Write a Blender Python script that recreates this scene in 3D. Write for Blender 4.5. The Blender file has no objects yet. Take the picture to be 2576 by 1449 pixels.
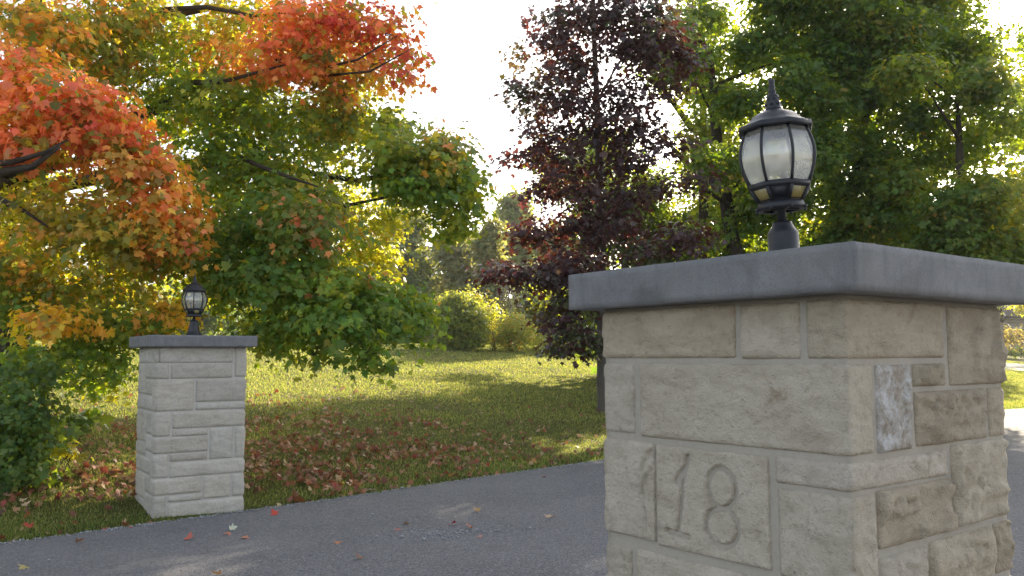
import bpy, math, random
import numpy as np
from mathutils import Matrix, Vector

R = np.random.RandomState(7)
random.seed(7)
sc = bpy.context.scene
COL = sc.collection

# ------------------------------------------------------------------ camera
EYE, F, PITCH, ROLL = 1.55, 2153.33, 0.0804, -0.0056
cam_d = bpy.data.cameras.new('camera'); cam = bpy.data.objects.new('camera', cam_d); COL.objects.link(cam)
cam_d.sensor_width = 36; cam_d.lens = F / 2576 * 36; cam_d.clip_end = 3000; cam_d.clip_start = .05
cp, sp = math.cos(PITCH), math.sin(PITCH)
fw = Vector((0, cp, sp)); up0 = Vector((0, -sp, cp)); rt0 = Vector((1, 0, 0))
rt = (rt0 + up0 * ROLL).normalized(); up = rt.cross(fw).normalized()
M = Matrix((rt, up, -fw)).transposed().to_4x4(); M.translation = (0, 0, EYE); cam.matrix_world = M
sc.camera = cam

# ------------------------------------------------------------------ light
SUN_AZ, SUN_EL = math.radians(30), math.radians(24)      # azimuth to the right of the view direction
w = bpy.data.worlds.new('World'); sc.world = w; w.use_nodes = True
nt = w.node_tree; bg = nt.nodes['Background']
sky = nt.nodes.new('ShaderNodeTexSky'); sky.sky_type = 'NISHITA'; sky.sun_disc = False
sky.sun_elevation = SUN_EL; sky.sun_rotation = SUN_AZ; sky.air_density = 1.0; sky.dust_density = 2.5; sky.ozone_density = 1.0
hs = nt.nodes.new('ShaderNodeHueSaturation'); hs.inputs['Saturation'].default_value = .55      # a pale, hazy autumn sky
nt.links.new(sky.outputs[0], hs.inputs['Color']); nt.links.new(hs.outputs[0], bg.inputs[0]); bg.inputs[1].default_value = 0.11
sd = bpy.data.lights.new('sun', 'SUN'); sd.energy = 5.0; sd.angle = math.radians(.6); sd.color = (1, .86, .66)
sun = bpy.data.objects.new('sun', sd); COL.objects.link(sun)
S = Vector((math.sin(SUN_AZ) * math.cos(SUN_EL), math.cos(SUN_AZ) * math.cos(SUN_EL), math.sin(SUN_EL)))
sun.rotation_euler = S.to_track_quat('Z', 'Y').to_euler(); sun.location = (20, 20, 30)
vs = sc.view_settings
vs.view_transform = 'Standard'; vs.look = 'None'; vs.gamma = 1; vs.use_curve_mapping = False; vs.exposure = 1.78
sc.cycles.max_bounces = 8; sc.cycles.transparent_max_bounces = 12; sc.cycles.diffuse_bounces = 4; sc.cycles.transmission_bounces = 6
sc.cycles.sample_clamp_indirect = 4

# ------------------------------------------------------------------ camera helpers (pixels of a 2576 x 1449 picture)
A_ = np.array
HAZE = .0006
RT, UP, FW = A_(rt), A_(up), A_(fw)
def at(px, py, d):
    return A_([0, 0, EYE]) + d * (FW + (px - 1288) / F * RT - (py - 724.5) / F * UP)
def proj(P):
    q = np.asarray(P, float) - A_([0, 0, EYE])
    d = q @ FW
    dd = np.where(d < .01, .01, d)
    return 1288 + F * (q @ RT) / dd, 724.5 - F * (q @ UP) / dd, d

# ------------------------------------------------------------------ noise
_T = np.random.RandomState(3).rand(32, 32, 32)
def vn(P):
    P = np.asarray(P, float); i = np.floor(P).astype(int); f = P - i; f = f * f * (3 - 2 * f)
    def g(a, b, c): return _T[(i[..., 0] + a) & 31, (i[..., 1] + b) & 31, (i[..., 2] + c) & 31]
    x, y, z = f[..., 0], f[..., 1], f[..., 2]
    def l(a, b, t): return a + (b - a) * t
    return l(l(l(g(0,0,0), g(1,0,0), x), l(g(0,1,0), g(1,1,0), x), y), l(l(g(0,0,1), g(1,0,1), x), l(g(0,1,1), g(1,1,1), x), y), z) * 2 - 1
def fbm(P, o=4):
    P = np.asarray(P, float); s = 0; a = 1; t = 0
    for k in range(o): s = s + a * vn(P * 2.03 ** k + 7.3 * k); t += a; a *= .5
    return s / t
def sstep(a, b, x):
    t = np.clip((x - a) / (b - a), 0, 1); return t * t * (3 - 2 * t)

# ------------------------------------------------------------------ objects
def empty(name, loc, rz=0, label=None, cat=None, group=None):
    o = bpy.data.objects.new(name, None); COL.objects.link(o); o.location = loc; o.rotation_euler = (0, 0, rz); o.empty_display_size = .1
    return tag(o, label, cat, group)
def tag(o, label=None, cat=None, group=None, kind=None):
    if label: o['label'] = label
    if cat: o['category'] = cat
    if group: o['group'] = group
    if kind: o['kind'] = kind
    return o
def mesh(name, V, Fa, mat=None, cols=None, smooth=False):
    """V (n,3); Fa array or list of arrays of faces, each (m,k)"""
    V = np.asarray(V, np.float32); me = bpy.data.meshes.new(name)
    if not isinstance(Fa, list): Fa = [Fa]
    Fa = [np.asarray(f, np.int32) for f in Fa if len(f)]
    me.vertices.add(len(V)); me.vertices.foreach_set('co', V.ravel())
    lv = np.concatenate([f.ravel() for f in Fa]); st = []; c = 0
    for f in Fa:
        st.append(c + np.arange(len(f)) * f.shape[1]); c += f.size
    st = np.concatenate(st).astype(np.int32)
    me.loops.add(len(lv)); me.loops.foreach_set('vertex_index', lv)
    me.polygons.add(len(st)); me.polygons.foreach_set('loop_start', st)
    if smooth: me.polygons.foreach_set('use_smooth', np.ones(len(st), bool))
    if cols is not None:
        ca = me.color_attributes.new('Col', 'FLOAT_COLOR', 'POINT')
        c4 = np.ones((len(V), 4), np.float32); c4[:, :3] = cols; ca.data.foreach_set('color', c4.ravel())
    me.update(); me.validate()
    if mat: me.materials.append(mat)
    return me
def obj(name, me, parent=None, **kw):
    o = bpy.data.objects.new(name, me); COL.objects.link(o)
    if parent: o.parent = parent
    return tag(o, **kw)

class MB:
    """collects shapes into one mesh"""
    def __init__(s): s.V = []; s.F = {}; s.n = 0
    def add(s, V, Fs):
        V = np.asarray(V, float); s.V.append(V)
        if isinstance(Fs, list) and np.ndim(Fs[0]) == 1: Fs = np.asarray(Fs)
        for f in (Fs if isinstance(Fs, list) else [Fs]):
            f = np.asarray(f); s.F.setdefault(f.shape[1], []).append(f + s.n)
        s.n += len(V); return s
    def box(s, lo, hi, M=None):
        lo, hi = A_(lo, float), A_(hi, float)
        V = A_([[a, b, c] for a in (0, 1) for b in (0, 1) for c in (0, 1)]) * (hi - lo) + lo
        if M is not None: V = V @ M.T
        return s.add(V, [[0,1,3,2],[4,6,7,5],[0,4,5,1],[2,3,7,6],[0,2,6,4],[1,5,7,3]])
    def tube(s, P, r, k=6, cap=True):
        P = np.asarray(P, float); r = np.broadcast_to(r, (len(P),)); n = len(P)
        T = np.gradient(P, axis=0); T /= np.linalg.norm(T, axis=1)[:, None] + 1e-9
        ref = A_([0, 0, 1.]) if abs(T[0, 2]) < .9 else A_([1., 0, 0])
        N = np.cross(T, ref); N /= np.linalg.norm(N, axis=1)[:, None] + 1e-9
        B = np.cross(T, N); a = np.arange(k) * 2 * math.pi / k
        V = (P[:, None] + r[:, None, None] * (np.cos(a)[None, :, None] * N[:, None] + np.sin(a)[None, :, None] * B[:, None])).reshape(-1, 3)
        i, j = np.meshgrid(np.arange(n - 1), np.arange(k), indexing='ij'); j2 = (j + 1) % k
        Q = np.stack([i * k + j, i * k + j2, (i + 1) * k + j2, (i + 1) * k + j], -1).reshape(-1, 4)
        Fs = [Q]
        if cap and k > 2: Fs += [np.arange(k)[::-1][None], (np.arange(k) + (n - 1) * k)[None]]
        return s.add(V, Fs)
    def lathe(s, prof, k=24, rot=0, cap=True):
        """prof [(r,z)...]"""
        p = A_(prof, float); a = np.arange(k) * 2 * math.pi / k + rot; n = len(p)
        V = np.stack([p[:, None, 0] * np.cos(a), p[:, None, 0] * np.sin(a), np.repeat(p[:, 1][:, None], k, 1)], -1).reshape(-1, 3)
        i, j = np.meshgrid(np.arange(n - 1), np.arange(k), indexing='ij'); j2 = (j + 1) % k
        Fs = [np.stack([i * k + j, i * k + j2, (i + 1) * k + j2, (i + 1) * k + j], -1).reshape(-1, 4)]
        if cap: Fs += [np.arange(k)[::-1][None], (np.arange(k) + (n - 1) * k)[None]]
        return s.add(V, Fs)
    def build(s, name, mat, parent=None, smooth=False, bevel=0, **kw):
        me = mesh(name, np.concatenate(s.V), [np.concatenate(f) for f in s.F.values()], mat, smooth=smooth)
        o = obj(name, me, parent, **kw)
        if bevel:
            b = o.modifiers.new('bevel', 'BEVEL'); b.width = bevel; b.segments = 2; b.limit_method = 'ANGLE'; b.angle_limit = .6
        return o

# ------------------------------------------------------------------ materials
class Mat:
    def __init__(s, name):
        s.m = bpy.data.materials.new(name); s.m.use_nodes = True; s.t = s.m.node_tree; s.N = s.t.nodes
        s.b = s.N['Principled BSDF']; s.out = s.N['Material Output']; s.co = None
    def n(s, typ, **kw):
        x = s.N.new(typ)
        for k, v in kw.items():
            if k.startswith('i_'): x.inputs[k[2:].replace('_', ' ')].default_value = v
            else: setattr(x, k, v)
        return x
    def l(s, a, b): s.t.links.new(a, b)
    def coord(s):
        if not s.co: s.co = s.n('ShaderNodeNewGeometry').outputs['Position']
        return s.co
    def noise(s, scale, detail=4, rough=.6, vec=None, dist=0):
        x = s.n('ShaderNodeTexNoise'); x.inputs['Scale'].default_value = scale; x.inputs['Detail'].default_value = detail
        x.inputs['Roughness'].default_value = rough; x.inputs['Distortion'].default_value = dist
        s.l(vec or s.coord(), x.inputs['Vector']); return x.outputs['Fac']
    def ramp(s, fac, stops):
        r = s.n('ShaderNodeValToRGB'); e = r.color_ramp.elements
        while len(e) < len(stops): e.new(.5)
        for q, (p, c) in zip(e, stops):
            q.position = p; q.color = (*c, 1) if not isinstance(c, (int, float)) else (c, c, c, 1)
        s.l(fac, r.inputs[0]); return r.outputs[0]
    def mix(s, fac, a, b, mode='MIX'):
        x = s.n('ShaderNodeMix', data_type='RGBA', blend_type=mode)
        for v, k in ((fac, 0), (a, 6), (b, 7)):
            if hasattr(v, 'links'): s.l(v, x.inputs[k])
            else: x.inputs[k].default_value = v if k == 0 else (*v, 1)
        return x.outputs[2]
    def bump(s, h, strength, dist=.01, prev=None):
        x = s.n('ShaderNodeBump'); x.inputs['Strength'].default_value = strength; x.inputs['Distance'].default_value = dist
        s.l(h, x.inputs['Height'])
        if prev: s.l(prev, x.inputs['Normal'])
        return x.outputs[0]
    def set(s, col=None, rough=None, normal=None, spec=None, metal=None):
        for v, k in ((col, 'Base Color'), (rough, 'Roughness'), (normal, 'Normal'), (spec, 'Specular IOR Level'), (metal, 'Metallic')):
            if v is None: continue
            if hasattr(v, 'links'): s.l(v, s.b.inputs[k])
            else: s.b.inputs[k].default_value = (*v, 1) if isinstance(v, tuple) else v
        return s.m

def leaf_material(name, trans=(7.6, 6.6, .6), gloss=.22, rough=.5):
    m = Mat(name); a = m.n('ShaderNodeVertexColor', layer_name='Col').outputs[0]
    oi = m.n('ShaderNodeObjectInfo')
    c = a
    m.set(c, rough, spec=gloss)
    t = m.n('ShaderNodeBsdfTranslucent')
    k1 = m.n('ShaderNodeVectorMath', operation='MULTIPLY'); m.l(c, k1.inputs[0]); k1.inputs[1].default_value = trans
    k2 = m.n('ShaderNodeVectorMath', operation='MULTIPLY_ADD'); m.l(c, k2.inputs[0]); k2.inputs[1].default_value = (12, 12, 12); k2.inputs[2].default_value = (1, 1, 1)
    k3 = m.n('ShaderNodeVectorMath', operation='DIVIDE'); m.l(k1.outputs[0], k3.inputs[0]); m.l(k2.outputs[0], k3.inputs[1]); m.l(k3.outputs[0], t.inputs[0])
    ad = m.n('ShaderNodeAddShader'); m.l(m.b.outputs[0], ad.inputs[0]); m.l(t.outputs[0], ad.inputs[1]); m.l(ad.outputs[0], m.out.inputs[0])
    return m.m
LEAF = leaf_material('leaf')
LEAFP = leaf_material('purple_leaf', (2.6, 1.0, .6), .5, .42)
LEAFD = leaf_material('far_leaf', (5, 4.5, 1.0), .25, .6)
DRY = leaf_material('dry_leaf', (1.6, 1.2, .7), .25, .6)
GRASS = leaf_material('grass_blade', (4.4, 4.1, 1.5), .25, .5)

def bark_material(name, c1, c2, sc_=1):
    m = Mat(name); mp = m.n('ShaderNodeMapping'); mp.inputs['Scale'].default_value = (1, 1, .18); m.l(m.coord(), mp.inputs[0])
    f = m.noise(28 * sc_, 5, .65, mp.outputs[0]); g = m.noise(4, 3)
    c = m.mix(g, m.ramp(f, [(.3, c1), (.7, c2)]), m.ramp(f, [(.3, c2), (.75, tuple(x * 1.25 for x in c2))]))
    return m.set(c, .9, m.bump(f, .8, .02), spec=.15)
BARK = bark_material('dark_bark', (.022, .017, .013), (.07, .055, .042))
BARKG = bark_material('grey_bark', (.05, .045, .042), (.14, .125, .11))

def stone_material(name, base, dark, pale):
    m = Mat(name); oi = m.n('ShaderNodeObjectInfo'); oc = oi.outputs['Color']
    n1 = m.noise(5.5, 5, .62, dist=.6); n2 = m.noise(38, 4, .7); n3 = m.noise(240, 2, .6)
    mp = m.n('ShaderNodeMapping'); mp.inputs['Scale'].default_value = (1, 1, 3.2); mp.inputs['Rotation'].default_value = (.0, .22, 0); m.l(m.coord(), mp.inputs[0])
    band = m.noise(6, 3, .6, mp.outputs[0], .8)
    c = m.ramp(n1, [(.28, dark), (.52, base), (.8, pale)])
    c = m.mix(.55, c, m.ramp(band, [(.3, tuple(x * .8 for x in base)), (.6, pale)]))
    c = m.mix(m.ramp(n2, [(.33, .32), (.47, 0.)]), c, tuple(x * .68 for x in dark))
    spot = m.noise(110, 2, .5)
    c = m.mix(m.ramp(spot, [(.22, .5), (.3, 0.)]), c, (.09, .075, .055))
    # brown iron stains, in patches of their own shape
    st = m.noise(3.1, 6, .7, dist=1.2); c = m.mix(m.ramp(st, [(.60, 0.), (.72, .55)]), c, (.19, .125, .06))
    c = m.mix(1, c, oc, 'MULTIPLY')
    n4 = m.noise(15, 5, .7, dist=.5); h = m.bump(n4, .5, .03); h = m.bump(n2, .75, .012, h); h = m.bump(n3, .8, .005, h)
    return m.set(c, .92, h, spec=.2)
STONE = stone_material('sandstone', (.45, .402, .332), (.36, .31, .24), (.53, .487, .42))
STONEP = stone_material('pale_sandstone', (.53, .485, .415), (.42, .375, .30), (.61, .57, .50))
def mortar_material(name, c):
    m = Mat(name); n = m.noise(60, 4, .7); n1 = m.noise(7, 3)
    return m.set(m.mix(n1, m.ramp(n, [(.3, tuple(x * .78 for x in c)), (.7, c)]), c), .95, m.bump(n, .5, .006), spec=.15)
MORTAR = mortar_material('mortar', (.41, .37, .31)); MORTARP = mortar_material('pale_mortar', (.54, .51, .455))
def cap_material():
    m = Mat('bluestone'); n = m.noise(9, 5, .6); n2 = m.noise(170, 3, .7); n3 = m.noise(2.5, 4, .6)
    mp = m.n('ShaderNodeMapping'); mp.inputs['Scale'].default_value = (9, 9, .6); m.l(m.coord(), mp.inputs[0]); dr = m.noise(3, 3, .6, mp.outputs[0])
    c = m.ramp(n, [(.3, (.165, .166, .169)), (.7, (.23, .23, .232))])
    c = m.mix(m.ramp(n2, [(.3, .45), (.5, 0.)]), c, (.08, .08, .085))
    c = m.mix(m.ramp(n2, [(.66, 0.), (.75, .5)]), c, (.28, .28, .285))
    c = m.mix(m.ramp(dr, [(.5, 0.), (.75, .35)]), c, (.10, .10, .102))
    c = m.mix(m.ramp(n3, [(.55, 0.), (.75, .4)]), c, (.2, .195, .185))
    gr = m.noise(6, 5, .75, dist=1); c = m.mix(m.ramp(gr, [(.54, 0.), (.74, .45)]), c, (.095, .092, .084)); c = m.mix(m.ramp(gr, [(.28, .4), (.38, 0.)]), c, (.26, .26, .25))
    # fine drag scratches
    mp2 = m.n('ShaderNodeMapping'); mp2.inputs['Scale'].default_value = (2.5, 2.5, 26); mp2.inputs['Rotation'].default_value = (.25, .2, .5); m.l(m.coord(), mp2.inputs[0])
    s = m.noise(5, 2, .5, mp2.outputs[0], 1.5); c = m.mix(m.ramp(s, [(.70, 0.), (.76, .3)]), c, (.27, .275, .27))
    return m.set(c, .8, m.bump(n2, .35, .004), spec=.3)
def limed_material():
    m = Mat('limed_stone'); n = m.noise(13, 6, .75, dist=.3); n2 = m.noise(55, 4, .75)
    c = m.mix(m.ramp(n2, [(.35, .75), (.6, 0.)]), (.36, .31, .25), (.20, .17, .13)); w_ = m.mix(n2, (.50, .50, .50), (.66, .66, .66))
    c = m.mix(m.ramp(n, [(.42, 0.), (.62, .9)]), c, w_); h = m.bump(n2, .7, .012)
    return m.set(c, .92, h, spec=.2)
LIMED = limed_material()
CAP = cap_material()
def iron():
    m = Mat('black_paint'); n = m.noise(300, 2, .6); n1 = m.noise(20, 3)
    return m.set(m.ramp(n1, [(.3, (.010, .011, .014)), (.75, (.020, .021, .026))]), .48, m.bump(n, .25, .002), spec=.5)
IRON = iron()
def glass(name, tint, t, sheen_tone, g):  # diffuse part: reflected sky put into clear panes, own tone of amber glass
    m = Mat(name); tr = m.n('ShaderNodeBsdfTransparent'); tr.inputs[0].default_value = (*tint, 1)
    n = m.noise(26, 4, .7); n2 = m.noise(4, 3)
    df = m.n('ShaderNodeBsdfDiffuse'); m.l(m.ramp(n, [(.3, tuple(x * .7 for x in sheen_tone)), (.7, sheen_tone)]), df.inputs[0])
    tl = m.n('ShaderNodeBsdfTranslucent'); tl.inputs[0].default_value = (*sheen_tone, 1)
    ds = m.n('ShaderNodeMixShader'); ds.inputs[0].default_value = .6; m.l(df.outputs[0], ds.inputs[1]); m.l(tl.outputs[0], ds.inputs[2])
    gl = m.n('ShaderNodeBsdfGlossy'); gl.inputs['Roughness'].default_value = .06
    m1 = m.n('ShaderNodeMixShader'); m.l(m.ramp(n2, [(.25, max(0, t - .14)), (.75, min(1, t + .12))]), m1.inputs[0])
    m.l(tr.outputs[0], m1.inputs[1]); m.l(ds.outputs[0], m1.inputs[2])
    m2 = m.n('ShaderNodeMixShader'); m2.inputs[0].default_value = g; m.l(m1.outputs[0], m2.inputs[1]); m.l(gl.outputs[0], m2.inputs[2])
    m.l(m2.outputs[0], m.out.inputs[0]); return m.m
GLASS = glass('lamp_glass', (.96, .97, .96), .30, (.97, .96, .90), .16)
AMBER = glass('amber_glass', (.9, .8, .45), .72, (.90, .80, .42), .06)
BULB = glass('bulb_glass', (.98, .97, .95), .4, (.95, .92, .86), .16)
def plain(name, c, rough=.7, spec=.3, var=.15, scale=12):
    m = Mat(name); n = m.noise(scale, 4, .6)
    return m.set(m.ramp(n, [(.3, tuple(x * (1 - var) for x in c)), (.7, tuple(min(1, x * (1 + var)) for x in c))]), rough, m.bump(n, .15, .01), spec=spec)
SOCKET = plain('ivory_socket', (.35, .34, .31)); WOODG = plain('weathered_wood', (.20, .17, .13), .9, .1, .3)
SIDING = plain('beige_siding', (.34, .31, .26)); WHITE = plain('white_paint', (.75, .74, .7)); ROOFM = plain('pale_roofing', (.62, .62, .62)); DARKW = plain('dark_boards', (.08, .07, .06))

def lawn_material():
    m = Mat('lawn_turf'); a = m.noise(.7, 5, .6); b = m.noise(9, 5, .7); c_ = m.noise(60, 4, .75)
    c = m.ramp(a, [(.3, (.085, .10, .024)), (.7, (.15, .14, .04))])
    c = m.mix(m.ramp(b, [(.35, 0.), (.7, .6)]), c, (.15, .135, .05))
    c = m.mix(m.ramp(c_, [(.35, .7), (.55, 0.)]), c, (.025, .035, .012))
    h = m.bump(c_, 1, .04); h = m.bump(b, .6, .06, h)
    return m.set(c, .95, h, spec=.1)
LAWN = lawn_material()
def asphalt_material():
    m = Mat('asphalt'); a = m.noise(.9, 4, .6); b = m.noise(55, 3, .7)
    v = m.n('ShaderNodeTexVoronoi'); v.inputs['Scale'].default_value = 120; m.l(m.coord(), v.inputs['Vector'])
    v2 = m.n('ShaderNodeTexVoronoi'); v2.inputs['Scale'].default_value = 48; m.l(m.coord(), v2.inputs['Vector'])
    sep = m.n('ShaderNodeSeparateColor'); m.l(v.outputs['Color'], sep.inputs[0])
    sep2 = m.n('ShaderNodeSeparateColor'); m.l(v2.outputs['Color'], sep2.inputs[0])
    c = m.ramp(a, [(.3, (.105, .104, .110)), (.7, (.155, .153, .158))])
    c = m.mix(m.ramp(sep.outputs[0], [(.55, 0.), (.95, .75)]), c, (.28, .275, .285))
    c = m.mix(m.ramp(sep2.outputs[0], [(.80, 0.), (.95, .6)]), c, (.25, .245, .24))
    c = m.mix(m.ramp(b, [(.35, .7), (.5, 0.)]), c, (.025, .025, .028))
    wn = m.noise(.35, 3, .5); c = m.mix(m.ramp(wn, [(.45, 0.), (.65, .3)]), c, (.19, .187, .185)); dk = m.noise(2.2, 5, .7); c = m.mix(m.ramp(dk, [(.58, 0.), (.72, .4)]), c, (.06, .06, .063))
    h = m.bump(v.outputs['Distance'], .7, .006); h = m.bump(b, .6, .008, h)
    return m.set(c, .85, h, spec=.35)
ASPH = asphalt_material()
PATHM = plain('pale_paving', (.30, .28, .26), .9, .15, .2, 3)
SOILM = plain('earth', (.05, .04, .03), .95, .1, .3, 8)
PEBBLE = plain('pebble', (.30, .30, .31), .8, .3, .45, 25)

# ------------------------------------------------------------------ ground
P0, NRM = A_([-2.14, 9.43]), A_([-.703, .711])
def edge(x, y): return (x - P0[0]) * NRM[0] + (y - P0[1]) * NRM[1]
def hgt(x, y):
    x = np.asarray(x, float); y = np.asarray(y, float); e = np.maximum(edge(x, y), 0)
    e = e - .6 * (1 - np.exp(-e / .6)); far = np.maximum(e - 18, 0); z = .113 * np.minimum(e, 18) + .02 * far
    z = z * 1.0
    und = .025 * vn(np.stack([x * .5, y * .5, x * 0], -1)) * sstep(.5, 3, e)
    return np.maximum(z, 0) + und
EDGE = A_([(-40, -28.5), (-12, 0), (-4.39, 7.33), (-3.5, 8.16), (-2.14, 9.43), (-.4, 11.25), (1.44, 13.1), (4.2, 16.2), (7.5, 19.6), (11.5, 22.8), (17, 26.2), (30, 31), (60, 40)])
def edge_y(x): return np.interp(x, EDGE[:, 0], EDGE[:, 1])
def grid(name, xs, ys, zf, mat, **kw):
    X, Y = np.meshgrid(xs, ys); V = np.stack([X, Y, zf(X, Y)], -1).reshape(-1, 3); n = len(xs)
    i, j = np.meshgrid(np.arange(len(ys) - 1), np.arange(n - 1), indexing='ij')
    Q = np.stack([i * n + j, i * n + j + 1, (i + 1) * n + j + 1, (i + 1) * n + j], -1).reshape(-1, 4)
    return obj(name, mesh(name, V, Q, mat, smooth=True), **kw)
xs = np.concatenate([np.linspace(-700, -45, 12), np.arange(-40, 45, .5), np.linspace(50, 700, 12)])
ys = np.concatenate([np.linspace(-300, -12, 8), np.arange(-10, 70, .5), np.linspace(75, 900, 14)])
def lawn_z(X, Y):
    gap = Y - edge_y(X)
    return hgt(X, Y) - .06 * (1 - sstep(-.1, .6, gap)) + .012 * fbm(np.stack([X * 2, Y * 2, X * 0], -1), 2) * sstep(.5, 1.5, gap)
grid('lawn', xs, ys, lawn_z, LAWN, kind='structure')
# driveway: a sheet following the lawn edge
t = np.concatenate([[-40, -25, -15], np.arange(-12, 20, .2), np.arange(20, 61, 2.)])
ey = edge_y(t) + .035 * vn(np.stack([t * 2.2, t * 0, t * 0], -1)) + .015 * vn(np.stack([t * 9, t * 0 + 3, t * 0], -1))
k = np.concatenate([[0, .05, .15, .4, 1], np.linspace(2, 12, 11), [16, 22, 40]])
V = np.stack([np.repeat(t[:, None], len(k), 1) + k[None] * .35, ey[:, None] - k[None], np.zeros((len(t), len(k)))], -1)
V[..., 2] = hgt(V[..., 0], V[..., 1]) + .006 - .02 * (k[None] < .01)
i, j = np.meshgrid(np.arange(len(t) - 1), np.arange(len(k) - 1), indexing='ij'); n = len(k)
Q = np.stack([i * n + j, i * n + j + 1, (i + 1) * n + j + 1, (i + 1) * n + j], -1).reshape(-1, 4)
obj('driveway', mesh('driveway', V.reshape(-1, 3), Q, ASPH, smooth=True), kind='structure')
# far side path beyond the grass strip on the right
X = np.linspace(22, 52, 40); V = []; 
for x in X:
    for q in (0, 4, 8): y = 46 + (x - 22) * .2 + q; V.append((x, y, hgt(x, y) + .05))
i, j = np.meshgrid(np.arange(39), np.arange(2), indexing='ij')
obj('path', mesh('path', V, np.stack([i * 3 + j, (i + 1) * 3 + j, (i + 1) * 3 + j + 1, i * 3 + j + 1], -1).reshape(-1, 4), PATHM, smooth=True), kind='structure')

# ------------------------------------------------------------------ pillars
BW = .88
def shell(lo, hi, step):
    """closed box shell as quads, vertices shared, with a per-axis grid"""
    lo, hi = A_(lo, float), A_(hi, float); n = [max(2, int(math.ceil((hi[a] - lo[a]) / step))) for a in range(3)]
    idx = {}; V = []; Q = []
    ax = [np.linspace(lo[a], hi[a], n[a] + 1) for a in range(3)]
    def vid(i, j, k_):
        key = (i, j, k_)
        if key not in idx: idx[key] = len(V); V.append((ax[0][i], ax[1][j], ax[2][k_]))
        return idx[key]
    for a in range(3):
        b, c = (a + 1) % 3, (a + 2) % 3
        for side in (0, n[a]):
            for p in range(n[b]):
                for q in range(n[c]):
                    def g(x, y):
                        t_ = [0, 0, 0]; t_[a] = side; t_[b] = x; t_[c] = y; return vid(*t_)
                    f = [g(p, q), g(p + 1, q), g(p + 1, q + 1), g(p, q + 1)]
                    Q.append(f if side else f[::-1])
    return A_(V), A_(Q)
def seg_dist(a, z, pts):
    d = np.full(a.shape, 9.)
    for (x0, y0), (x1, y1) in zip(pts[:-1], pts[1:]):
        vx, vy = x1 - x0, y1 - y0; tt = np.clip(((a - x0) * vx + (z - y0) * vy) / (vx * vx + vy * vy + 1e-9), 0, 1)
        d = np.minimum(d, np.hypot(a - x0 - tt * vx, z - y0 - tt * vy))
    return d
# carved house number on the face along u: strokes in (a, z)
ONE = [(.523, 1.247), (.530, 1.222), (.552, 1.196), (.575, 1.166)], [(.534, 1.212), (.545, 1.165), (.552, 1.10), (.566, 1.024)], [(.607, 1.018), (.525, 1.012)]
FIRST = [(.672, 1.255), (.700, 1.225), (.716, 1.190)], [(.675, 1.196), (.700, 1.168), (.715, 1.130)], [(.715, 1.13), (.705, 1.06), (.700, 1.0)]
def ring(cx, cz, rx, rz, a0=0, a1=360, n=26):
    q = np.radians(np.linspace(a0, a1, n)); return list(zip(cx + rx * np.cos(q), cz + rz * np.sin(q)))
EIGHT = ring(.400, 1.170, .050, .056), ring(.402, 1.058, .056, .054)
def carve(a, z):
    d = np.full(a.shape, 9.)
    for st in ONE + EIGHT: d = np.minimum(d, seg_dist(a, z, st))
    wob = .0022 * vn(np.stack([a * 60, z * 60, a * 0], -1)); d2 = np.full(a.shape, 9.)
    for st in FIRST: d2 = np.minimum(d2, seg_dist(a, z, st))
    return np.maximum(.020 * np.clip(1.2 - (d + wob) / .0095, 0, 1), .012 * np.clip(1 - (d2 + 2 * wob) / .009, 0, 1))
def make_stone(parent, lo, hi, step, mat, col, amp=1., faces='uv', num=False, rough=1.0, name='stone'):
    """box in pillar coordinates (b along v, a along u, z); outer faces b=0 or BW, a=0 or BW get a split rock face"""
    V, Q = shell(lo, hi, step); lo, hi = A_(lo, float), A_(hi, float)
    r = .006
    q = np.clip(V, lo + r, hi - r); dv = V - q; ln = np.linalg.norm(dv, axis=1)[:, None]; N = dv / (ln + 1e-9)
    V0 = q + N * np.minimum(ln, r)
    seed = R.rand(3) * 40
    c = (V - lo) ; c2 = hi - V
    # distance to the border of the piece on the face, used to pull the arrises back
    W = V * 1.0 + seed
    big = fbm(W * 7, 3) ; fine = fbm(W * 34, 3); crease = 1 - np.abs(fbm(W * A_([9, 9, 15]) + 3.3, 3)) * 2
    led = np.exp(-((V[:, 2] - lo[2] - .03 - .025 * vn(W * 9)) / .02) ** 2)      # undercut ledge near the foot of the stone
    disp = amp * (.0065 * big + .0030 * fine * rough - .006 * np.maximum(crease - .78, 0) * 4 - .006 * led * sstep(-.1, .3, vn(W * 5)))
    sp = fbm(W * A_([5.5, 5.5, 7]) + 19, 3); sp2 = fbm(W * 13 + 31, 2)
    disp = disp - amp * (.0045 * sstep(.10, .17, sp + .08 * fine) + .0028 * rough * sstep(.08, .16, sp2)) + .002 * amp
    for axis in (0, 1):
        for lim, sg in ((0, -1), (BW, 1)):
            on = np.abs(V[:, axis] - lim) < 1e-6
            if not on.any(): continue
            oth = 1 - axis
            m1 = np.minimum(c[:, oth], c2[:, oth]); m2 = np.minimum(c[:, 2], c2[:, 2])
            if lo[axis] <= 0 and True: pass
            # a wrapped arris is not an edge of the stone
            m1 = np.where((V[:, oth] < .06) & (lo[oth] < 1e-6), .06, m1) if lim == 0 or True else m1
            m = np.minimum(m1, m2); e = sstep(0, .013, m + .005 * vn(W * 22))
            push = disp * (.2 + .8 * e) + (.007 + .0045 * max(0, amp - 1)) * e + .003
            if num and axis == 0 and lim == 0: push = np.maximum(.45 * push + .006, .003) - carve(V[:, 1], V[:, 2])
            else: push = np.maximum(push, .002 + .002 * e)
            V0[:, axis] += np.where(on, sg * push, 0)
    me = mesh(name, V0, Q, mat, smooth=True); o = obj(name, me, parent); o.color = (*col, 1)
    return o
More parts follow.
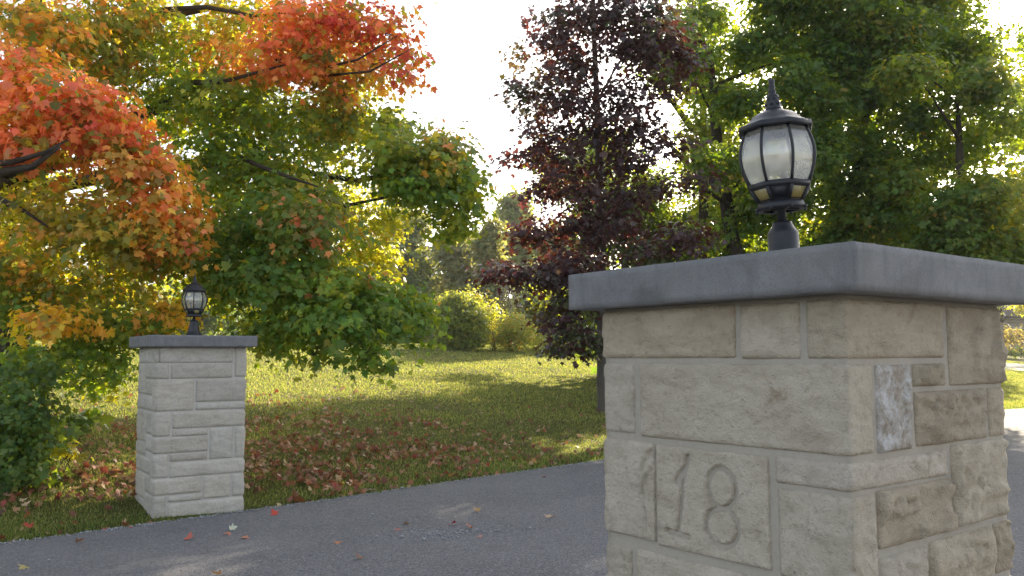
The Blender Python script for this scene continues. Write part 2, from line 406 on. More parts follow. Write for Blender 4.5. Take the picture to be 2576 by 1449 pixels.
def pillar_frame(C, yaw, oh):
    u = A_([-math.sin(yaw), math.cos(yaw), 0]); v = A_([math.cos(yaw), math.sin(yaw), 0]); B = A_([C[0], C[1], 0]) + oh * (u + v)
    return B
def tint(lo=.86, hi=1.08, warm=.03):
    k_ = R.uniform(lo, hi); w_ = R.uniform(-warm, warm); return (k_ * (1 + w_), k_, k_ * (1 - w_))
def cap_block(parent, T, zt, th, oh, chip):
    lo = A_([-oh, -oh, zt - th]); hi = A_([BW + oh, BW + oh, zt]); V, Q = shell(lo, hi, .022)
    r = .002; q = np.clip(V, lo + r, hi - r); dv = V - q; ln = np.linalg.norm(dv, axis=1)[:, None]; N = dv / (ln + 1e-9)
    V0 = q + N * np.minimum(ln, r) + N * (.0018 * fbm(V * 14 + 5, 3))[:, None]
    # worn lower arris
    low = np.exp(-((V[:, 2] - lo[2]) / .012) ** 2) * np.maximum(0, fbm(V * 9 + 2, 3) - .02) * .02
    side = np.clip(N * A_([1, 1, 0]), -1, 1); V0 -= side * low[:, None]
    if chip is not None:
        d = np.linalg.norm((V - A_(chip)) / A_([.05, .075, .03]), axis=1); V0[:, 0] += .02 * (1 - sstep(.5, 1.1, d + .35 * vn(V * 40)))
    return obj('cap_stone', mesh('cap_stone', V0, Q, CAP, smooth=True), parent)
def pillar(C, yaw, oh, zt, th, label):
    B = pillar_frame(C, yaw, oh); root = empty('stone_pillar', B, yaw, label, 'pillar', 'stone gate pillars beside the driveway'); return root
J = .012
# --- near pillar, (a along the numbered face, b along the right face)
near = pillar((.8307, 2.0655), .6533, .0861, 1.8276, .1206, 'large near sandstone gate pillar carved with house number 118 on its side')
ZB = 1.8276 - .1206
def faceU(root, a0, a1, z0, z1, mat, step, b1=.06, **kw):   # stone on the face b = 0
    return make_stone(root, (0, a0, z0), (b1, a1, z1), step, mat, kw.pop('col', tint()), **kw)
def faceV(root, b0, b1, z0, z1, mat, step, a1=.06, **kw):   # stone on the face a = 0
    return make_stone(root, (b0, 0, z0), (b1, a1, z1), step, mat, kw.pop('col', tint()), **kw)
NS = .0100
warm = (1.02, .93, .80)
faceU(near, .340, BW, 1.543, ZB - .008, STONE, NS, col=(1.0, .93, .82))
faceU(near, .127, .322, 1.540, ZB - .012, STONE, NS, col=(1.04, 1.0, .93))
make_stone(near, (0, 0, 1.540), (.515, .108, ZB - .010), NS, STONE, (.93, .88, .79))
faceU(near, .744, BW, 1.302, 1.528, STONE, NS, col=(1.08, 1.06, 1.02))
make_stone(near, (0, 0, 1.294), (.118, .720, 1.528), NS, STONE, (1.06, 1.03, .97), amp=.9)
faceU(near, .662, BW, .976, 1.280, STONE, .0048, col=(1.08, 1.05, 1.0), num=True, amp=.8)
faceU(near, .240, .653, .968, 1.275, STONE, .0035, col=(1.07, 1.04, .98), num=True, amp=.5)
make_stone(near, (0, 0, 1.205), (.500, .218, 1.278), NS, STONE, (1.12, 1.10, 1.08))
make_stone(near, (0, 0, .960), (.110, .214, 1.194), NS, STONE, (1.06, 1.04, .99))
faceV(near, .540, BW, 1.458, ZB - .012, STONE, NS, col=(.90, .84, .74), amp=2.2, rough=1.6)
faceV(near, .138, .312, 1.292, 1.524, LIMED, NS, col=(1, 1, 1), amp=1.1, rough=1.5)
faceV(near, .330, .518, 1.460, 1.526, STONE, NS, col=(.88, .83, .74), amp=2.2, rough=1.6)
faceV(near, .332, .758, 1.295, 1.448, STONE, NS, col=(.84, .78, .69), amp=2.6, rough=1.4)
faceV(near, .774, BW, 1.296, 1.448, STONE, NS, col=(.92, .86, .76), amp=1.8, rough=1.6)
faceV(near, .528, BW, 1.052, 1.288, STONE, NS, col=(1.02, .98, .90), amp=2.6, rough=1.4)
faceV(near, .122, .514, 1.046, 1.198, STONE, NS, col=(.88, .82, .73), amp=2.6, rough=1.4)
faceV(near, .122, .362, .880, 1.026, STONE, NS, col=(.98, .96, .92), amp=2.2, rough=1.3)
faceV(near, .378, .755, .885, 1.034, STONE, NS, col=(1.0, .95, .86), amp=2.2)
faceV(near, .772, BW, .885, 1.036, STONE, NS, col=(.84, .78, .68), amp=2.2)
faceU(near, .768, BW, .74, .938, STONE, NS, col=(1.0, .98, .93)); faceU(near, .250, .748, .80, .942, STONE, NS, col=(1.1, 1.07, 1.02))
make_stone(near, (0, 0, .80), (.11, .238, .948), NS, STONE, (1.0, .96, .9))
z = .72
for hgt_, cuts in ((.16, (.3, .62)), (.20, (.45,)), (.14, (.22, .6)), (.2, (.5,))):
    for f in (faceU, faceV):
        e = [0.145] + list(cuts) + [BW]
        for a0, a1 in zip(e[:-1], e[1:]): f(near, a0 + .008, a1 - (.008 if a1 < BW else 0), max(0, z - hgt_ + .014), z, STONE, .03)
    make_stone(near, (0, 0, max(0, z - hgt_ + .014)), (.14, .14, z), .03, STONE, tint())
    z -= hgt_
for b0, b1 in ((.14, .5), (.515, BW)):
    faceV(near, b0, b1, .735, .868, STONE, .02)
def core(root, mat, top):
    i_ = .002
    # subdivide and roughen the pointing so that joints are trowelled, not flat
    V, Q = shell((i_, i_, -.05), (BW - i_, BW - i_, top), .032)
    ctr = A_([BW / 2, BW / 2, 0]); dn = np.sign(V - ctr) * (np.abs(np.abs(V - ctr) - (BW / 2 - i_)) < 1e-5) * A_([1, 1, 0])
    V = V + dn * (.003 * fbm(V * 16, 3))[:, None]
    return obj('mortar', mesh('mortar', V, Q, mat, smooth=True), root)
core(near, MORTAR, ZB)
cap_block(near, None, 1.8276, .1206, .0861, (-.086, .60, ZB + .012))
# --- far pillar
left = pillar((-3.5569, 8.4129), .5958, .0908, 1.787, .118, 'smaller pale stone gate pillar standing at the lawn edge left of the driveway')
ZL = 1.787 - .118; LS = .024
FV = [(.135 * 0 + .018, .745, 1.507, ZL), (.765, BW, 1.360, ZL), (.130, .745, 1.350, 1.494), (.378, BW, 1.110, 1.340), (.378, BW, 1.028, 1.098), (.158, BW, .852, 1.016),
      (.158, .508, .775, .842), (.526, .764, .555, .842), (.782, BW, .555, .842), (.142, .508, .528, .603), (.142, BW, .372, .552 - .012), (.470, .748, .135, .362), (.764, BW, .135, .362),
      (.134, .462, .130, .190), (.134, BW, -.05, .118)]
FV[10] = (.142, BW, .372, .516)
FV[9] = (.142, .508, .528, .600); FV[7] = (.526, .764, .528, .842); FV[8] = (.782, BW, .528, .842)
for b0, b1, z0, z1 in FV: faceV(left, b0, b1, z0, z1, STONEP, LS, col=tint(.88, 1.06, .02), amp=1.0)
FU_ = [(.018 * 0 + .13, BW, 1.507, ZL), (.50, BW, 1.185, 1.494), (.16, .485, 1.185, 1.338), (.16, BW, 1.028, 1.172), (.42, BW, .70, 1.014), (.17, .405, .795, 1.014), (.16, .405, .62, .782), (.42, BW, .56, .688), (.15, .60, .39, .546), (.615, BW, .39, .546), (.14, .40, .21, .376), (.415, BW, .13, .376), (.13, .40, -.05, .196), (.415, BW, -.05, .118)]
for a0, a1, z0, z1 in FU_: faceU(left, a0, a1, z0, z1, STONEP, LS, col=tint(.88, 1.06, .02))
for b1, a1, z0, z1 in ((.006, .118, 1.507, ZL), (.118, .48, 1.350, 1.494), (.362, .148, 1.028, 1.338), (.142, .158, .782, 1.016), (.508, .148, .612, .770), (.130, .138, .376, .600), (.458, .128, .205, .364), (.120, .118, -.05, .192)):
    if b1 > .01: make_stone(left, (0, 0, z0), (b1, a1, z1), LS, STONEP, tint(.9, 1.06, .02))
    else: make_stone(left, (0, 0, z0), (.014, .118, z1), LS, STONEP, tint(.9, 1.06, .02))
core(left, MORTARP, ZL)
cap_block(left, None, 1.787, .118, .0908, None)

# ------------------------------------------------------------------ lanterns
def lantern(name, loc, label, base, z0, roof, finial, k_roof, rot, tilt):
    root = empty(name, loc, 0, label, 'lamp', 'lanterns on the gate pillars'); root.rotation_euler = (tilt[0], tilt[1], 0)
    m = MB(); m.lathe(base, 32); m.build('base', IRON, root, smooth=True)
    z = z0; a8 = math.pi / 8
    o8 = rot
    m = MB(); m.lathe([(.0145, z - .055), (.0145, z + .0), (.024, z + .008), (.024, z + .02)], 14); m.build('stem', IRON, root, smooth=True)
    # gallery: lower octagonal ring with spider arms
    m = MB(); m.lathe([(.062, z + .002), (.079, z + .002), (.083, z + .010), (.079, z + .020), (.074, z + .030), (.062, z + .030), (.062, z + .002)], 8, o8, cap=False)
    for q in range(4): 
        a = o8 + q * math.pi / 2; c, s_ = math.cos(a), math.sin(a); m.box((.0, -.006, z + .004), (.07, .006, z + .012), A_([[c, -s_, 0], [s_, c, 0], [0, 0, 1]]))
    for q in range(8):   # drop beads
        a = o8 + q * math.pi / 4; m.add(*sphere(A_([.083 * math.cos(a), .083 * math.sin(a), z + .004]), .006))
    m.build('gallery', IRON, root)
    # skirt: eight tapered frames, alternate ones filled with amber glass
    r0, r1, z1, z2 = .072, .099, z + .031, z + .072
    def P(r, a, zz): return A_([r * math.cos(a), r * math.sin(a), zz])
    fr = MB()
    for q in range(8):
        a, b = o8 + q * math.pi / 4, o8 + (q + 1) * math.pi / 4
        c0, c1, c2_, c3 = P(r0, a, z1), P(r0, b, z1), P(r1, b, z2), P(r1, a, z2)
        fr.tube([c0, c3], .0055, 5)
        g = .16
        def bil(s, t_): return (c0 * (1 - s) + c1 * s) * (1 - t_) + (c3 * (1 - s) + c2_ * s) * t_
        nrm = np.cross(c1 - c0, c3 - c0); nrm /= np.linalg.norm(nrm)
        q4 = [bil(.13, .1), bil(.87, .1), bil(.87, .9), bil(.13, .9)]
        pm = MB(); pm.add(q4 + [p - nrm * .003 for p in q4], [[0, 1, 2, 3], [7, 6, 5, 4], [0, 4, 5, 1], [1, 5, 6, 2], [2, 6, 7, 3], [3, 7, 4, 0]])
        if q % 2 == 0: pm.build('amber_pane', AMBER, root)
        else: pm.build('skirt_panel', IRON, root)
        ou = [c0, c1, c2_, c3]
        fr.add(ou + q4, [[0, 1, 5, 4], [1, 2, 6, 5], [2, 3, 7, 6], [3, 0, 4, 7]])
    fr.build('skirt_frame', IRON, root)
    m = MB(); m.lathe([(.088, z2), (.102, z2), (.106, z2 + .006), (.104, z2 + .016), (.098, z2 + .020), (.088, z2 + .020), (.088, z2)], 8, o8, cap=False); m.build('lower_ring', IRON, root)
    zg0, zg1 = z2 + .018, z2 + .198
    tt = np.linspace(0, 1, 13); rad = .0985 + .0255 * np.sin(math.pi * np.clip(tt * .97 + .02, 0, 1)) ** 1.0 + .002 * tt
    zz = zg0 + (zg1 - zg0) * tt
    for q in range(8):
        a = o8 + q * math.pi / 4; rb = MB(); rb.tube([P(r_ + .0015, a, h) for r_, h in zip(rad, zz)], .0052, 6); rb.build('rib', IRON, root, smooth=True)
        b = a + math.pi / 4; pa = []; pb = []
        for r_, h in zip(rad, zz): pa.append(P(r_, a, h)); pb.append(P(r_, b, h))
        L = []
        for s in np.linspace(.03, .97, 6): L.append(A_(pa) * (1 - s) + A_(pb) * s)
        L = A_(L); n_, k_ = L.shape[:2]; V = L.reshape(-1, 3)
        i, j = np.meshgrid(np.arange(n_ - 1), np.arange(k_ - 1), indexing='ij')
        Q = np.stack([i * k_ + j, (i + 1) * k_ + j, (i + 1) * k_ + j + 1, i * k_ + j + 1], -1).reshape(-1, 4)
        pm = MB(); pm.add(V, Q); po = pm.build('glass_pane', GLASS, root, smooth=True)
    zt = zg1
    m = MB(); m.lathe([(.090, zt - .004), (.105, zt - .004), (.107, zt + .006), (.103, zt + .016), (.090, zt + .016), (.090, zt - .004)], 8, o8, cap=False); m.build('upper_ring', IRON, root)
    m = MB(); m.lathe([(r_, zt + .012 + h) for r_, h in roof], k_roof, o8); m.build('roof', IRON, root, smooth=k_roof > 10)
    ztop = zt + .012 + roof[-1][1] - .002
    m = MB(); m.lathe([(r_, ztop + h) for r_, h in finial], 14)
    if k_roof == 8:
        for q in range(6):
            a = q * math.pi / 3; m.add(*sphere(A_([.020 * math.cos(a), .020 * math.sin(a), ztop + .020]), .0085)); m.add(*sphere(A_([.017 * math.cos(a + .5), .017 * math.sin(a + .5), ztop + .038]), .006))
    m.build('finial', IRON, root, smooth=True)
    for q in range(3):
        a = o8 + .7 + q * 2.094; x, y = .038 * math.cos(a), .038 * math.sin(a)
        bm = MB(); bm.lathe([(.008, 0), (.014, .012), (.0175, .028), (.016, .046), (.009, .066), (.002, .080)], 12); V = np.concatenate(bm.V) + A_([x, y, z2 + .075]); bm.V = [V]; bu = bm.build('bulb', BULB, root, smooth=True)
        sk = MB(); sk.lathe([(.0105, 0), (.0105, .055), (.008, .058)], 12); V = np.concatenate(sk.V) + A_([x, y, z2 + .019]); sk.V = [V]; sk.build('socket', SOCKET, bu, smooth=True)
    m = MB(); m.lathe([(.03, z2 + .012), (.085, z2 + .012), (.085, z2 + .016), (.03, z2 + .018)], 8, o8); m.build('bulb_plate', IRON, root)
    for sx in (-1, 1):
        if k_roof == 8: sb = MB(); sb.add(*sphere(A_([sx * .054, -.01, .022]), .006)); sb.build('set_screw', IRON, root)
    return root
def sphere(c, r, n=6, k=8):
    V = [c + A_([0, 0, r])]; 
    for i in range(1, n):
        t_ = math.pi * i / n
        for j in range(k): a = 2 * math.pi * j / k; V.append(c + r * A_([math.sin(t_) * math.cos(a), math.sin(t_) * math.sin(a), math.cos(t_)]))
    V.append(c - A_([0, 0, r])); T = []; Q = []
    for j in range(k):
        T.append([0, 1 + j, 1 + (j + 1) % k]); T.append([len(V) - 1, 1 + (n - 2) * k + (j + 1) % k, 1 + (n - 2) * k + j])
        for i in range(n - 2): a = 1 + i * k; Q.append([a + j, a + k + j, a + k + (j + 1) % k, a + (j + 1) % k])
    return A_(V), [A_(T), A_(Q)]
roofN = [(.098, 0), (.123, -.016), (.127, -.010), (.125, .002), (.096, .014), (.083, .026), (.072, .038), (.056, .048), (.036, .056), (.027, .062)]
finN = [(.030, 0), (.027, .006), (.024, .014), (.023, .026), (.019, .038), (.021, .046), (.018, .051), (.010, .056), (.014, .064), (.009, .072), (.012, .080), (.0085, .086), (.010, .092), (.010, .104), (.004, .107)]
lantern('pillar_lantern', (.905, 2.815, 1.8285), 'black lantern with glass and amber panes on top of the near pillar cap',
        [(.060, 0), (.060, .052), (.056, .060), (.050, .064), (.050, .122), (.047, .130), (.039, .142), (.032, .154), (.031, .162), (.015, .165)], .200, roofN, finN, 8, .09, (.0, -.045))
roofL = [(.098, 0), (.119, -.008), (.122, -.003), (.118, .006), (.102, .022), (.085, .046), (.066, .064), (.044, .076), (.031, .086)]
finL = [(.033, 0), (.025, .010), (.021, .016), (.020, .032), (.022, .036), (.015, .042), (.011, .060), (.013, .066), (.007, .072), (.005, .096), (.002, .112)]
c = at(487, 843, 9.22)
lantern('pillar_lantern', (c[0], c[1], 1.788), 'small black lantern with flared bell base on the far pale pillar',
        [(.100, 0), (.094, .008), (.078, .028), (.064, .050), (.060, .056), (.059, .074), (.052, .110), (.044, .150), (.038, .174), (.026, .180), (.015, .184)], .212, roofL, finL, 16, .30, (0, .0))

# ------------------------------------------------------------------ foliage
def outline(pts):
    p = A_(pts); m = p[::-1] * A_([-1, 1]); m = m[(np.abs(m[:, 0]) > 1e-6)]
    return np.concatenate([p, m])
def fan(pts, c, fold=.22, droop=.12):
    o = outline(pts); V = np.concatenate([[c], o]); n = len(o)
    z = -fold * np.abs(V[:, 0]) ** 1.3 - droop * V[:, 1] ** 2
    T = np.stack([np.zeros(n, int), 1 + np.arange(n), 1 + (np.arange(n) + 1) % n], -1)
    return np.column_stack([V, z]), T
MAPLE = fan([(0, 0), (.62, .06), (.36, .30), (.86, .66), (.34, .66), (0, 1.25)], (0, .42))
MAPLE2 = fan([(0, 0), (.24, -.08), (.64, .04), (.46, .18), (.38, .32), (.66, .44), (.90, .70), (.62, .70), (.34, .62), (.36, .92), (0, 1.28)], (0, .42))
OVAL = (A_([(0, 0, 0), (.34, .5, -.08), (0, 1, -.1), (-.34, .5, -.08), (0, .5, 0)], float), A_([[0, 1, 4], [1, 2, 4], [2, 3, 4], [3, 0, 4]]))
DIA = (A_([(0, 0, 0), (.42, .45, -.1), (0, 1, -.05), (-.42, .45, -.1)], float), A_([[0, 1, 2], [0, 2, 3]]))
STAR = fan([(0, 0), (.74, .5), (.32, .6), (0, 1.2)], (0, .40))
SPRIG = (A_([(0, 0, 0), (.2, .6, .05), (0, 1, 0), (-.2, .6, .05)], float), A_([[0, 1, 2], [0, 2, 3]]))
BLADE = (A_([(-.5, 0, 0), (.5, 0, 0), (0, 1, .25)], float), A_([[0, 1, 2]]))
def unit(v): return v / (np.linalg.norm(v, axis=-1, keepdims=True) + 1e-9)
def basis(N, T):
    N = unit(N); T = unit(T - N * np.sum(N * T, -1, keepdims=True)); return np.cross(T, N), T, N
def scatter(tmpl, O, N, T, s, C):
    V, Fc = tmpl; B, T, N = basis(N, T); s = np.broadcast_to(s, (len(O),))
    W = O[:, None] + s[:, None, None] * (V[None, :, 0, None] * B[:, None] + V[None, :, 1, None] * T[:, None] + V[None, :, 2, None] * N[:, None])
    nF = (Fc[None] + (np.arange(len(O)) * len(V))[:, None, None]).reshape(-1, Fc.shape[1])
    return W.reshape(-1, 3), nF, np.repeat(C, len(V), 0)
PAL = {
 'green': [((.052, .104, .020), 5), ((.074, .124, .022), 4), ((.14, .155, .025), 2), ((.30, .11, .04), .12)],
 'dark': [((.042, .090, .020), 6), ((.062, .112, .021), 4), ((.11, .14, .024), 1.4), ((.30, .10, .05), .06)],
 'olive': [((.10, .115, .025), 4), ((.06, .10, .025), 4), ((.22, .16, .03), 1.5), ((.38, .14, .04), .5)],
 'olivegold': [((.12, .125, .025), 3), ((.24, .18, .03), 3), ((.06, .10, .025), 2), ((.42, .17, .04), 1)],
 'orangegreen': [((.42, .16, .035), 3), ((.30, .19, .03), 3), ((.13, .12, .03), 2.5), ((.50, .10, .04), 1.5), ((.06, .09, .025), 1.5)],
 'orange': [((.47, .18, .05), 4), ((.47, .12, .05), 3), ((.42, .23, .045), 2), ((.18, .14, .03), 1)],
 'red': [((.47, .085, .055), 5), ((.50, .13, .06), 4), ((.46, .19, .055), 1.5), ((.16, .12, .03), .5)],
 'crimson': [((.30, .03, .045), 4), ((.40, .06, .045), 3), ((.38, .13, .045), 1), ((.14, .09, .03), .4)],
 'gold': [((.52, .30, .04), 4), ((.48, .20, .04), 2), ((.16, .15, .03), 1.5)],
 'glow': [((.16, .18, .025), 4), ((.12, .16, .025), 4), ((.28, .23, .03), 1)],  # backlit yellow-green put into the leaf colour; for the sapling, its own colour
 'greenred': [((.05, .095, .026), 5), ((.09, .10, .03), 3), ((.40, .12, .06), 1.2), ((.22, .13, .06), 1)],
 'purple': [((.033, .018, .020), 6), ((.042, .020, .020), 4), ((.060, .026, .02), 1.5), ((.035, .03, .02), 1.5), ((.30, .16, .03), .06)],
 'purplegreen': [((.040, .020, .022), 3), ((.03, .055, .022), 4), ((.045, .075, .024), 2)],
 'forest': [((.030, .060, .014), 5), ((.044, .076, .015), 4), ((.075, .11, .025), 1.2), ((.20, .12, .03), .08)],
 'forestlight': [((.048, .082, .018), 4), ((.07, .10, .020), 4), ((.13, .13, .026), 1), ((.26, .15, .03), .15)],
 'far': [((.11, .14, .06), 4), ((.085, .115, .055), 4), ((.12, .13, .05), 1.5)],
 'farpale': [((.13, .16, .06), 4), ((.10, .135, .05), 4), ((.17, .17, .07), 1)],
 'cedar': [((.10, .12, .06), 4), ((.125, .135, .065), 3), ((.17, .16, .075), 1.5)],
 'thuja': [((.085, .12, .022), 5), ((.115, .145, .025), 4), ((.13, .14, .02), 1.5), ((.05, .08, .018), 2)],
 'bush': [((.10, .13, .03), 4), ((.07, .10, .03), 3), ((.18, .17, .04), 2), ((.30, .10, .05), .8)],
 'shrub': [((.034, .070, .026), 5), ((.046, .086, .028), 4), ((.07, .105, .028), 1.5)],
 'yellow': [((.55, .40, .03), 3), ((.16, .17, .03), 2)],
 'fallen': [((.20, .07, .038), 5), ((.27, .13, .075), 4), ((.34, .23, .14), 4), ((.25, .045, .032), 1.2), ((.12, .055, .035), 3), ((.32, .14, .05), .6)],
 'hedge': [((.20, .13, .06), 3), ((.13, .10, .05), 3), ((.09, .09, .04), 2), ((.28, .20, .10), 1)],
}
MIXED = {'red': ('olivegold', .2), 'orange': ('olive', .25), 'crimson': ('olivegold', .12), 'orangegreen': ('green', .2), 'green': ('glow', .16), 'dark': ('green', .3), 'olive': ('orange', .05)}
def colours(pal, n, var=.22):
    p = PAL[pal]; c = A_([q[0] for q in p]); wt = A_([q[1] for q in p], float); c = c[R.choice(len(p), n, p=wt / wt.sum())]
    return np.clip(c * (1 + var * R.randn(n, 1)) * (1 + .08 * R.randn(n, 3)), .005, .8)

def crown(blobs, size, per_twig=9, twig=.34, flat=.55, hang=.55, sizevar=.22, hole=.0, hole_scale=.9, centre=None, dens=1., ragged=1.):
    """leaf arrays for a list of blobs (x, y, z, rx, ry, rz, n, palette): twigs spread through each blob, leaves along each twig"""
    LO, LN_, LT, LS_, LC, TW = [], [], [], [], [], []
    for (x, y, z, rx, ry, rz, n, pal) in blobs:
        nt_ = max(1, int(n * dens / per_twig)); d = unit(R.randn(nt_, 3)); rr = R.rand(nt_, 1) ** .42 * (1 + ragged * .32 * fbm(d * 1.7 + A_([x, y, z]) * 3, 2)[:, None]) * np.where(R.rand(nt_, 1) < .08 * ragged, 1.28, 1)
        rel = d * rr; P = A_([x, y, z]) + rel * A_([rx, ry, rz])
        if hole > 0:
            keep = fbm(P * hole_scale + 11, 2) > -1 + hole; P, rel = P[keep], rel[keep]
        m = len(P)
        if m == 0: continue
        out = unit(rel * A_([1, 1, .6]) + 1e-3)
        if centre is not None: out = unit(out + .7 * unit((P - A_(centre)) * A_([1, 1, .3])))
        ax = unit(out * A_([1, 1, .25]) + R.randn(m, 3) * .35 - A_([0, 0, .25]))
        TW.append((A_([x, y, z]), P))
        t_ = np.linspace(-.5, .6, per_twig)[None, :, None] + .08 * R.randn(m, per_twig, 1)
        O = P[:, None] + ax[:, None] * t_ * twig + R.randn(m, per_twig, 3) * A_([.26, .26, .13]) * twig
        N = out[:, None] * .75 + A_([0, 0, flat]) + R.randn(m, per_twig, 3) * .42
        T = out[:, None] * .55 - A_([0, 0, hang]) + R.randn(m, per_twig, 3) * .5
        sc_ = size * np.exp(sizevar * R.randn(m, per_twig))
        ct = colours(pal, m, .18); alt = MIXED.get(pal)
        if alt: sel = R.rand(m) < alt[1]; ct[sel] = colours(alt[0], m, .18)[sel]
        twc = np.repeat(ct[:, None], per_twig, 1); own = colours(pal, m * per_twig).reshape(m, per_twig, 3)
        if alt: own = np.where(np.repeat(sel, per_twig).reshape(m, per_twig, 1), twc, own)
        mixf = (R.rand(m, per_twig, 1) < .6); C = np.where(mixf, twc * (1 + .12 * R.randn(m, per_twig, 1)), own)
        LO.append(O.reshape(-1, 3)); LN_.append(N.reshape(-1, 3)); LT.append(T.reshape(-1, 3)); LS_.append(sc_.ravel()); LC.append(np.clip(C.reshape(-1, 3), .004, .8))
    return [np.concatenate(q) for q in (LO, LN_, LT, LS_, LC)] + [TW]
def px_blobs(L):
    out = []
    for (px, py, d, rx, ry, rd, n, pal) in L:
        c = at(px, py, d); out.append((c[0], c[1], c[2], rx * d / F, rd, ry * d / F, n, pal))
    return out
def pick_front(O, s, n, lo_d=0):
    """indices of the n leaves that show largest and unhidden"""
    px, py, d = proj(O); ok = (px > 4) & (px < 2572) & (py > 4) & (py < 1445) & (d > lo_d)
    ok &= ~((px > 1425) & (py > 690)) & ~((px > 2040) & (py > 600)) & ~((px > 325) & (px < 647) & (py > 843))
    idx = np.nonzero(ok)[0]; idx = idx[np.argsort(d[idx])]; seen = {}; res = []
    for i_ in idx:
        key = (int(px[i_] // 11), int(py[i_] // 11))
        if key not in seen: seen[key] = i_; res.append(i_)
    res = A_(res, int); 
    if len(res) == 0: return res
    return res[np.argsort(-(s[res] / d[res]) * (1 + .15 * R.rand(len(res))))][:n]
_leafmeshes = {}
def single_leaves(parent, arrs, idx, tmpl, mat, base):
    """the leaves that show largest, each an object of its own; a few meshes shared by colour"""
    O, N, T, s, C = [a[idx] for a in arrs[:5]]; B, T, N = basis(N, T); base = A_(base)
    for k_ in range(len(O)):
        key = (mat.name, tmpl[0].shape[0]) + tuple(np.round(np.log(C[k_]) * 4).astype(int))
        if key not in _leafmeshes: _leafmeshes[key] = mesh('leaf', tmpl[0], tmpl[1], mat, np.repeat(C[k_][None], len(tmpl[0]), 0))
        o = bpy.data.objects.new('leaf', _leafmeshes[key]); COL.objects.link(o); o.parent = parent
        m = Matrix(((B[k_][0] * s[k_], T[k_][0] * s[k_], N[k_][0] * s[k_], O[k_][0] - base[0]), (B[k_][1] * s[k_], T[k_][1] * s[k_], N[k_][1] * s[k_], O[k_][1] - base[1]),
                    (B[k_][2] * s[k_], T[k_][2] * s[k_], N[k_][2] * s[k_], O[k_][2] - base[2]), (0, 0, 0, 1)))
        o.matrix_basis = m
def leaf_mass(parent, arrs, keep, tmpl, mat, base, name='foliage'):
    if tmpl is MAPLE:      # the outer layer keeps the full outline, leaves behind it a simpler one
        front = np.zeros(len(keep), bool); front[pick_front(arrs[0], arrs[3], 10 ** 9)] = True
        a = [x[keep & front] for x in arrs[:5]]; b = [x[keep & ~front] for x in arrs[:5]]
        V, Fc, cc = scatter(MAPLE, a[0] - A_(base), *a[1:]); V2, F2, c2 = scatter(STAR, b[0] - A_(base), *b[1:])
        return obj(name, mesh(name, np.concatenate([V, V2]), np.concatenate([Fc, F2 + len(V)]), mat, np.concatenate([cc, c2])), parent, kind='stuff')
    O, N, T, s, C = [a[keep] for a in arrs[:5]]
    V, Fc, cc = scatter(tmpl, O - A_(base), N, T, s, C)
    return obj(name, mesh(name, V, Fc, mat, cc), parent, kind='stuff')
def bez(p0, p1, sag, n=9, wob=.05):
    t_ = np.linspace(0, 1, n)[:, None]; mid = (p0 + p1) / 2 + A_([0, 0, sag]); P = (1 - t_) ** 2 * p0 + 2 * t_ * (1 - t_) * mid + t_ ** 2 * p1
    L = np.linalg.norm(p1 - p0); P[1:-1] += R.randn(n - 2, 3) * wob * L / n; return P
def tree(name, label, cat, base, trunk, blobs, size, tmpl, mat, bark, group=None, n_single=0, single_tmpl=None, limbs=14, limb_r=.05, twigs=18, stems=(), **kw):
    """trunk: list of (x, y, z, r) from the ground up"""
    base = A_(base, float); root = empty(name, base, 0, label, cat, group); root['kind'] = 'thing'
    tr = A_(trunk, float)
    m = MB(); n = 14; t_ = np.linspace(0, 1, len(tr)); tq = np.linspace(0, 1, n)
    P = np.stack([np.interp(tq, t_, tr[:, a]) for a in range(3)], -1); rad = np.interp(tq, t_, tr[:, 3])
    P[1:-1, :2] += R.randn(n - 2, 2) * rad[1:-1, None] * .12
    m.tube(P - base, rad, 12); m.build('trunk', bark, root, smooth=True)
    for st in stems:
        q = A_(st, float); mm = MB(); mm.tube(q[:, :3] - base, q[:, 3], 9); mm.build('branch', bark, root, smooth=True)
    A = crown(blobs, size, **kw); O, s = A[0], A[3]
    order = sorted(range(len(blobs)), key=lambda q: -blobs[q][6])[:limbs]; tw = MB()
    for bi in order:
        b = blobs[bi]; c = A_(b[:3]); hd = np.linalg.norm(P[:, :2] - c[:2], axis=1)
        want = c[2] - .35 * hd.min() - .2; kk = int(np.argmin(np.abs(P[:, 2] - want))); p0 = P[kk]
        if np.linalg.norm(c - p0) < .3: continue
        L = bez(p0, c, .12 * np.linalg.norm(c - p0), 10); r0 = min(rad[kk] * .6, limb_r * (.5 + .18 * np.linalg.norm(c - p0)))
        mm = MB(); mm.tube(L - base, np.linspace(r0, .012, 10), 7); mm.build('branch', bark, root, smooth=True)
    for (c, TP) in A[5]:
        pick = TP[R.permutation(len(TP))[:twigs]]
        for p in pick:
            st = c + (p - c) * .1 * R.rand(); L = bez(st, p, .04, 4, .12); tw.tube(L - base, np.linspace(.0085, .003, 4), 3, cap=False)
    if tw.n: tw.build('twig_spray', bark, root, kind='stuff')
    keep = np.ones(len(O), bool)
    if n_single:
        idx = pick_front(O, s, n_single); keep[idx] = False; single_leaves(root, A, idx, single_tmpl or tmpl, mat, base)
    leaf_mass(root, A, keep, tmpl, mat, base)
    return root
def ground_at(px, d):
    p = at(px, 900, d); return A_([p[0], p[1], float(hgt(p[0], p[1]))])
def col(px, d, *hr):
    """trunk points straight up from the ground: (height above the ground, radius, x offset)"""
    g = ground_at(px, d); return g, [(g[0] + o, g[1], g[2] + h, r) for h, r, o in hr]

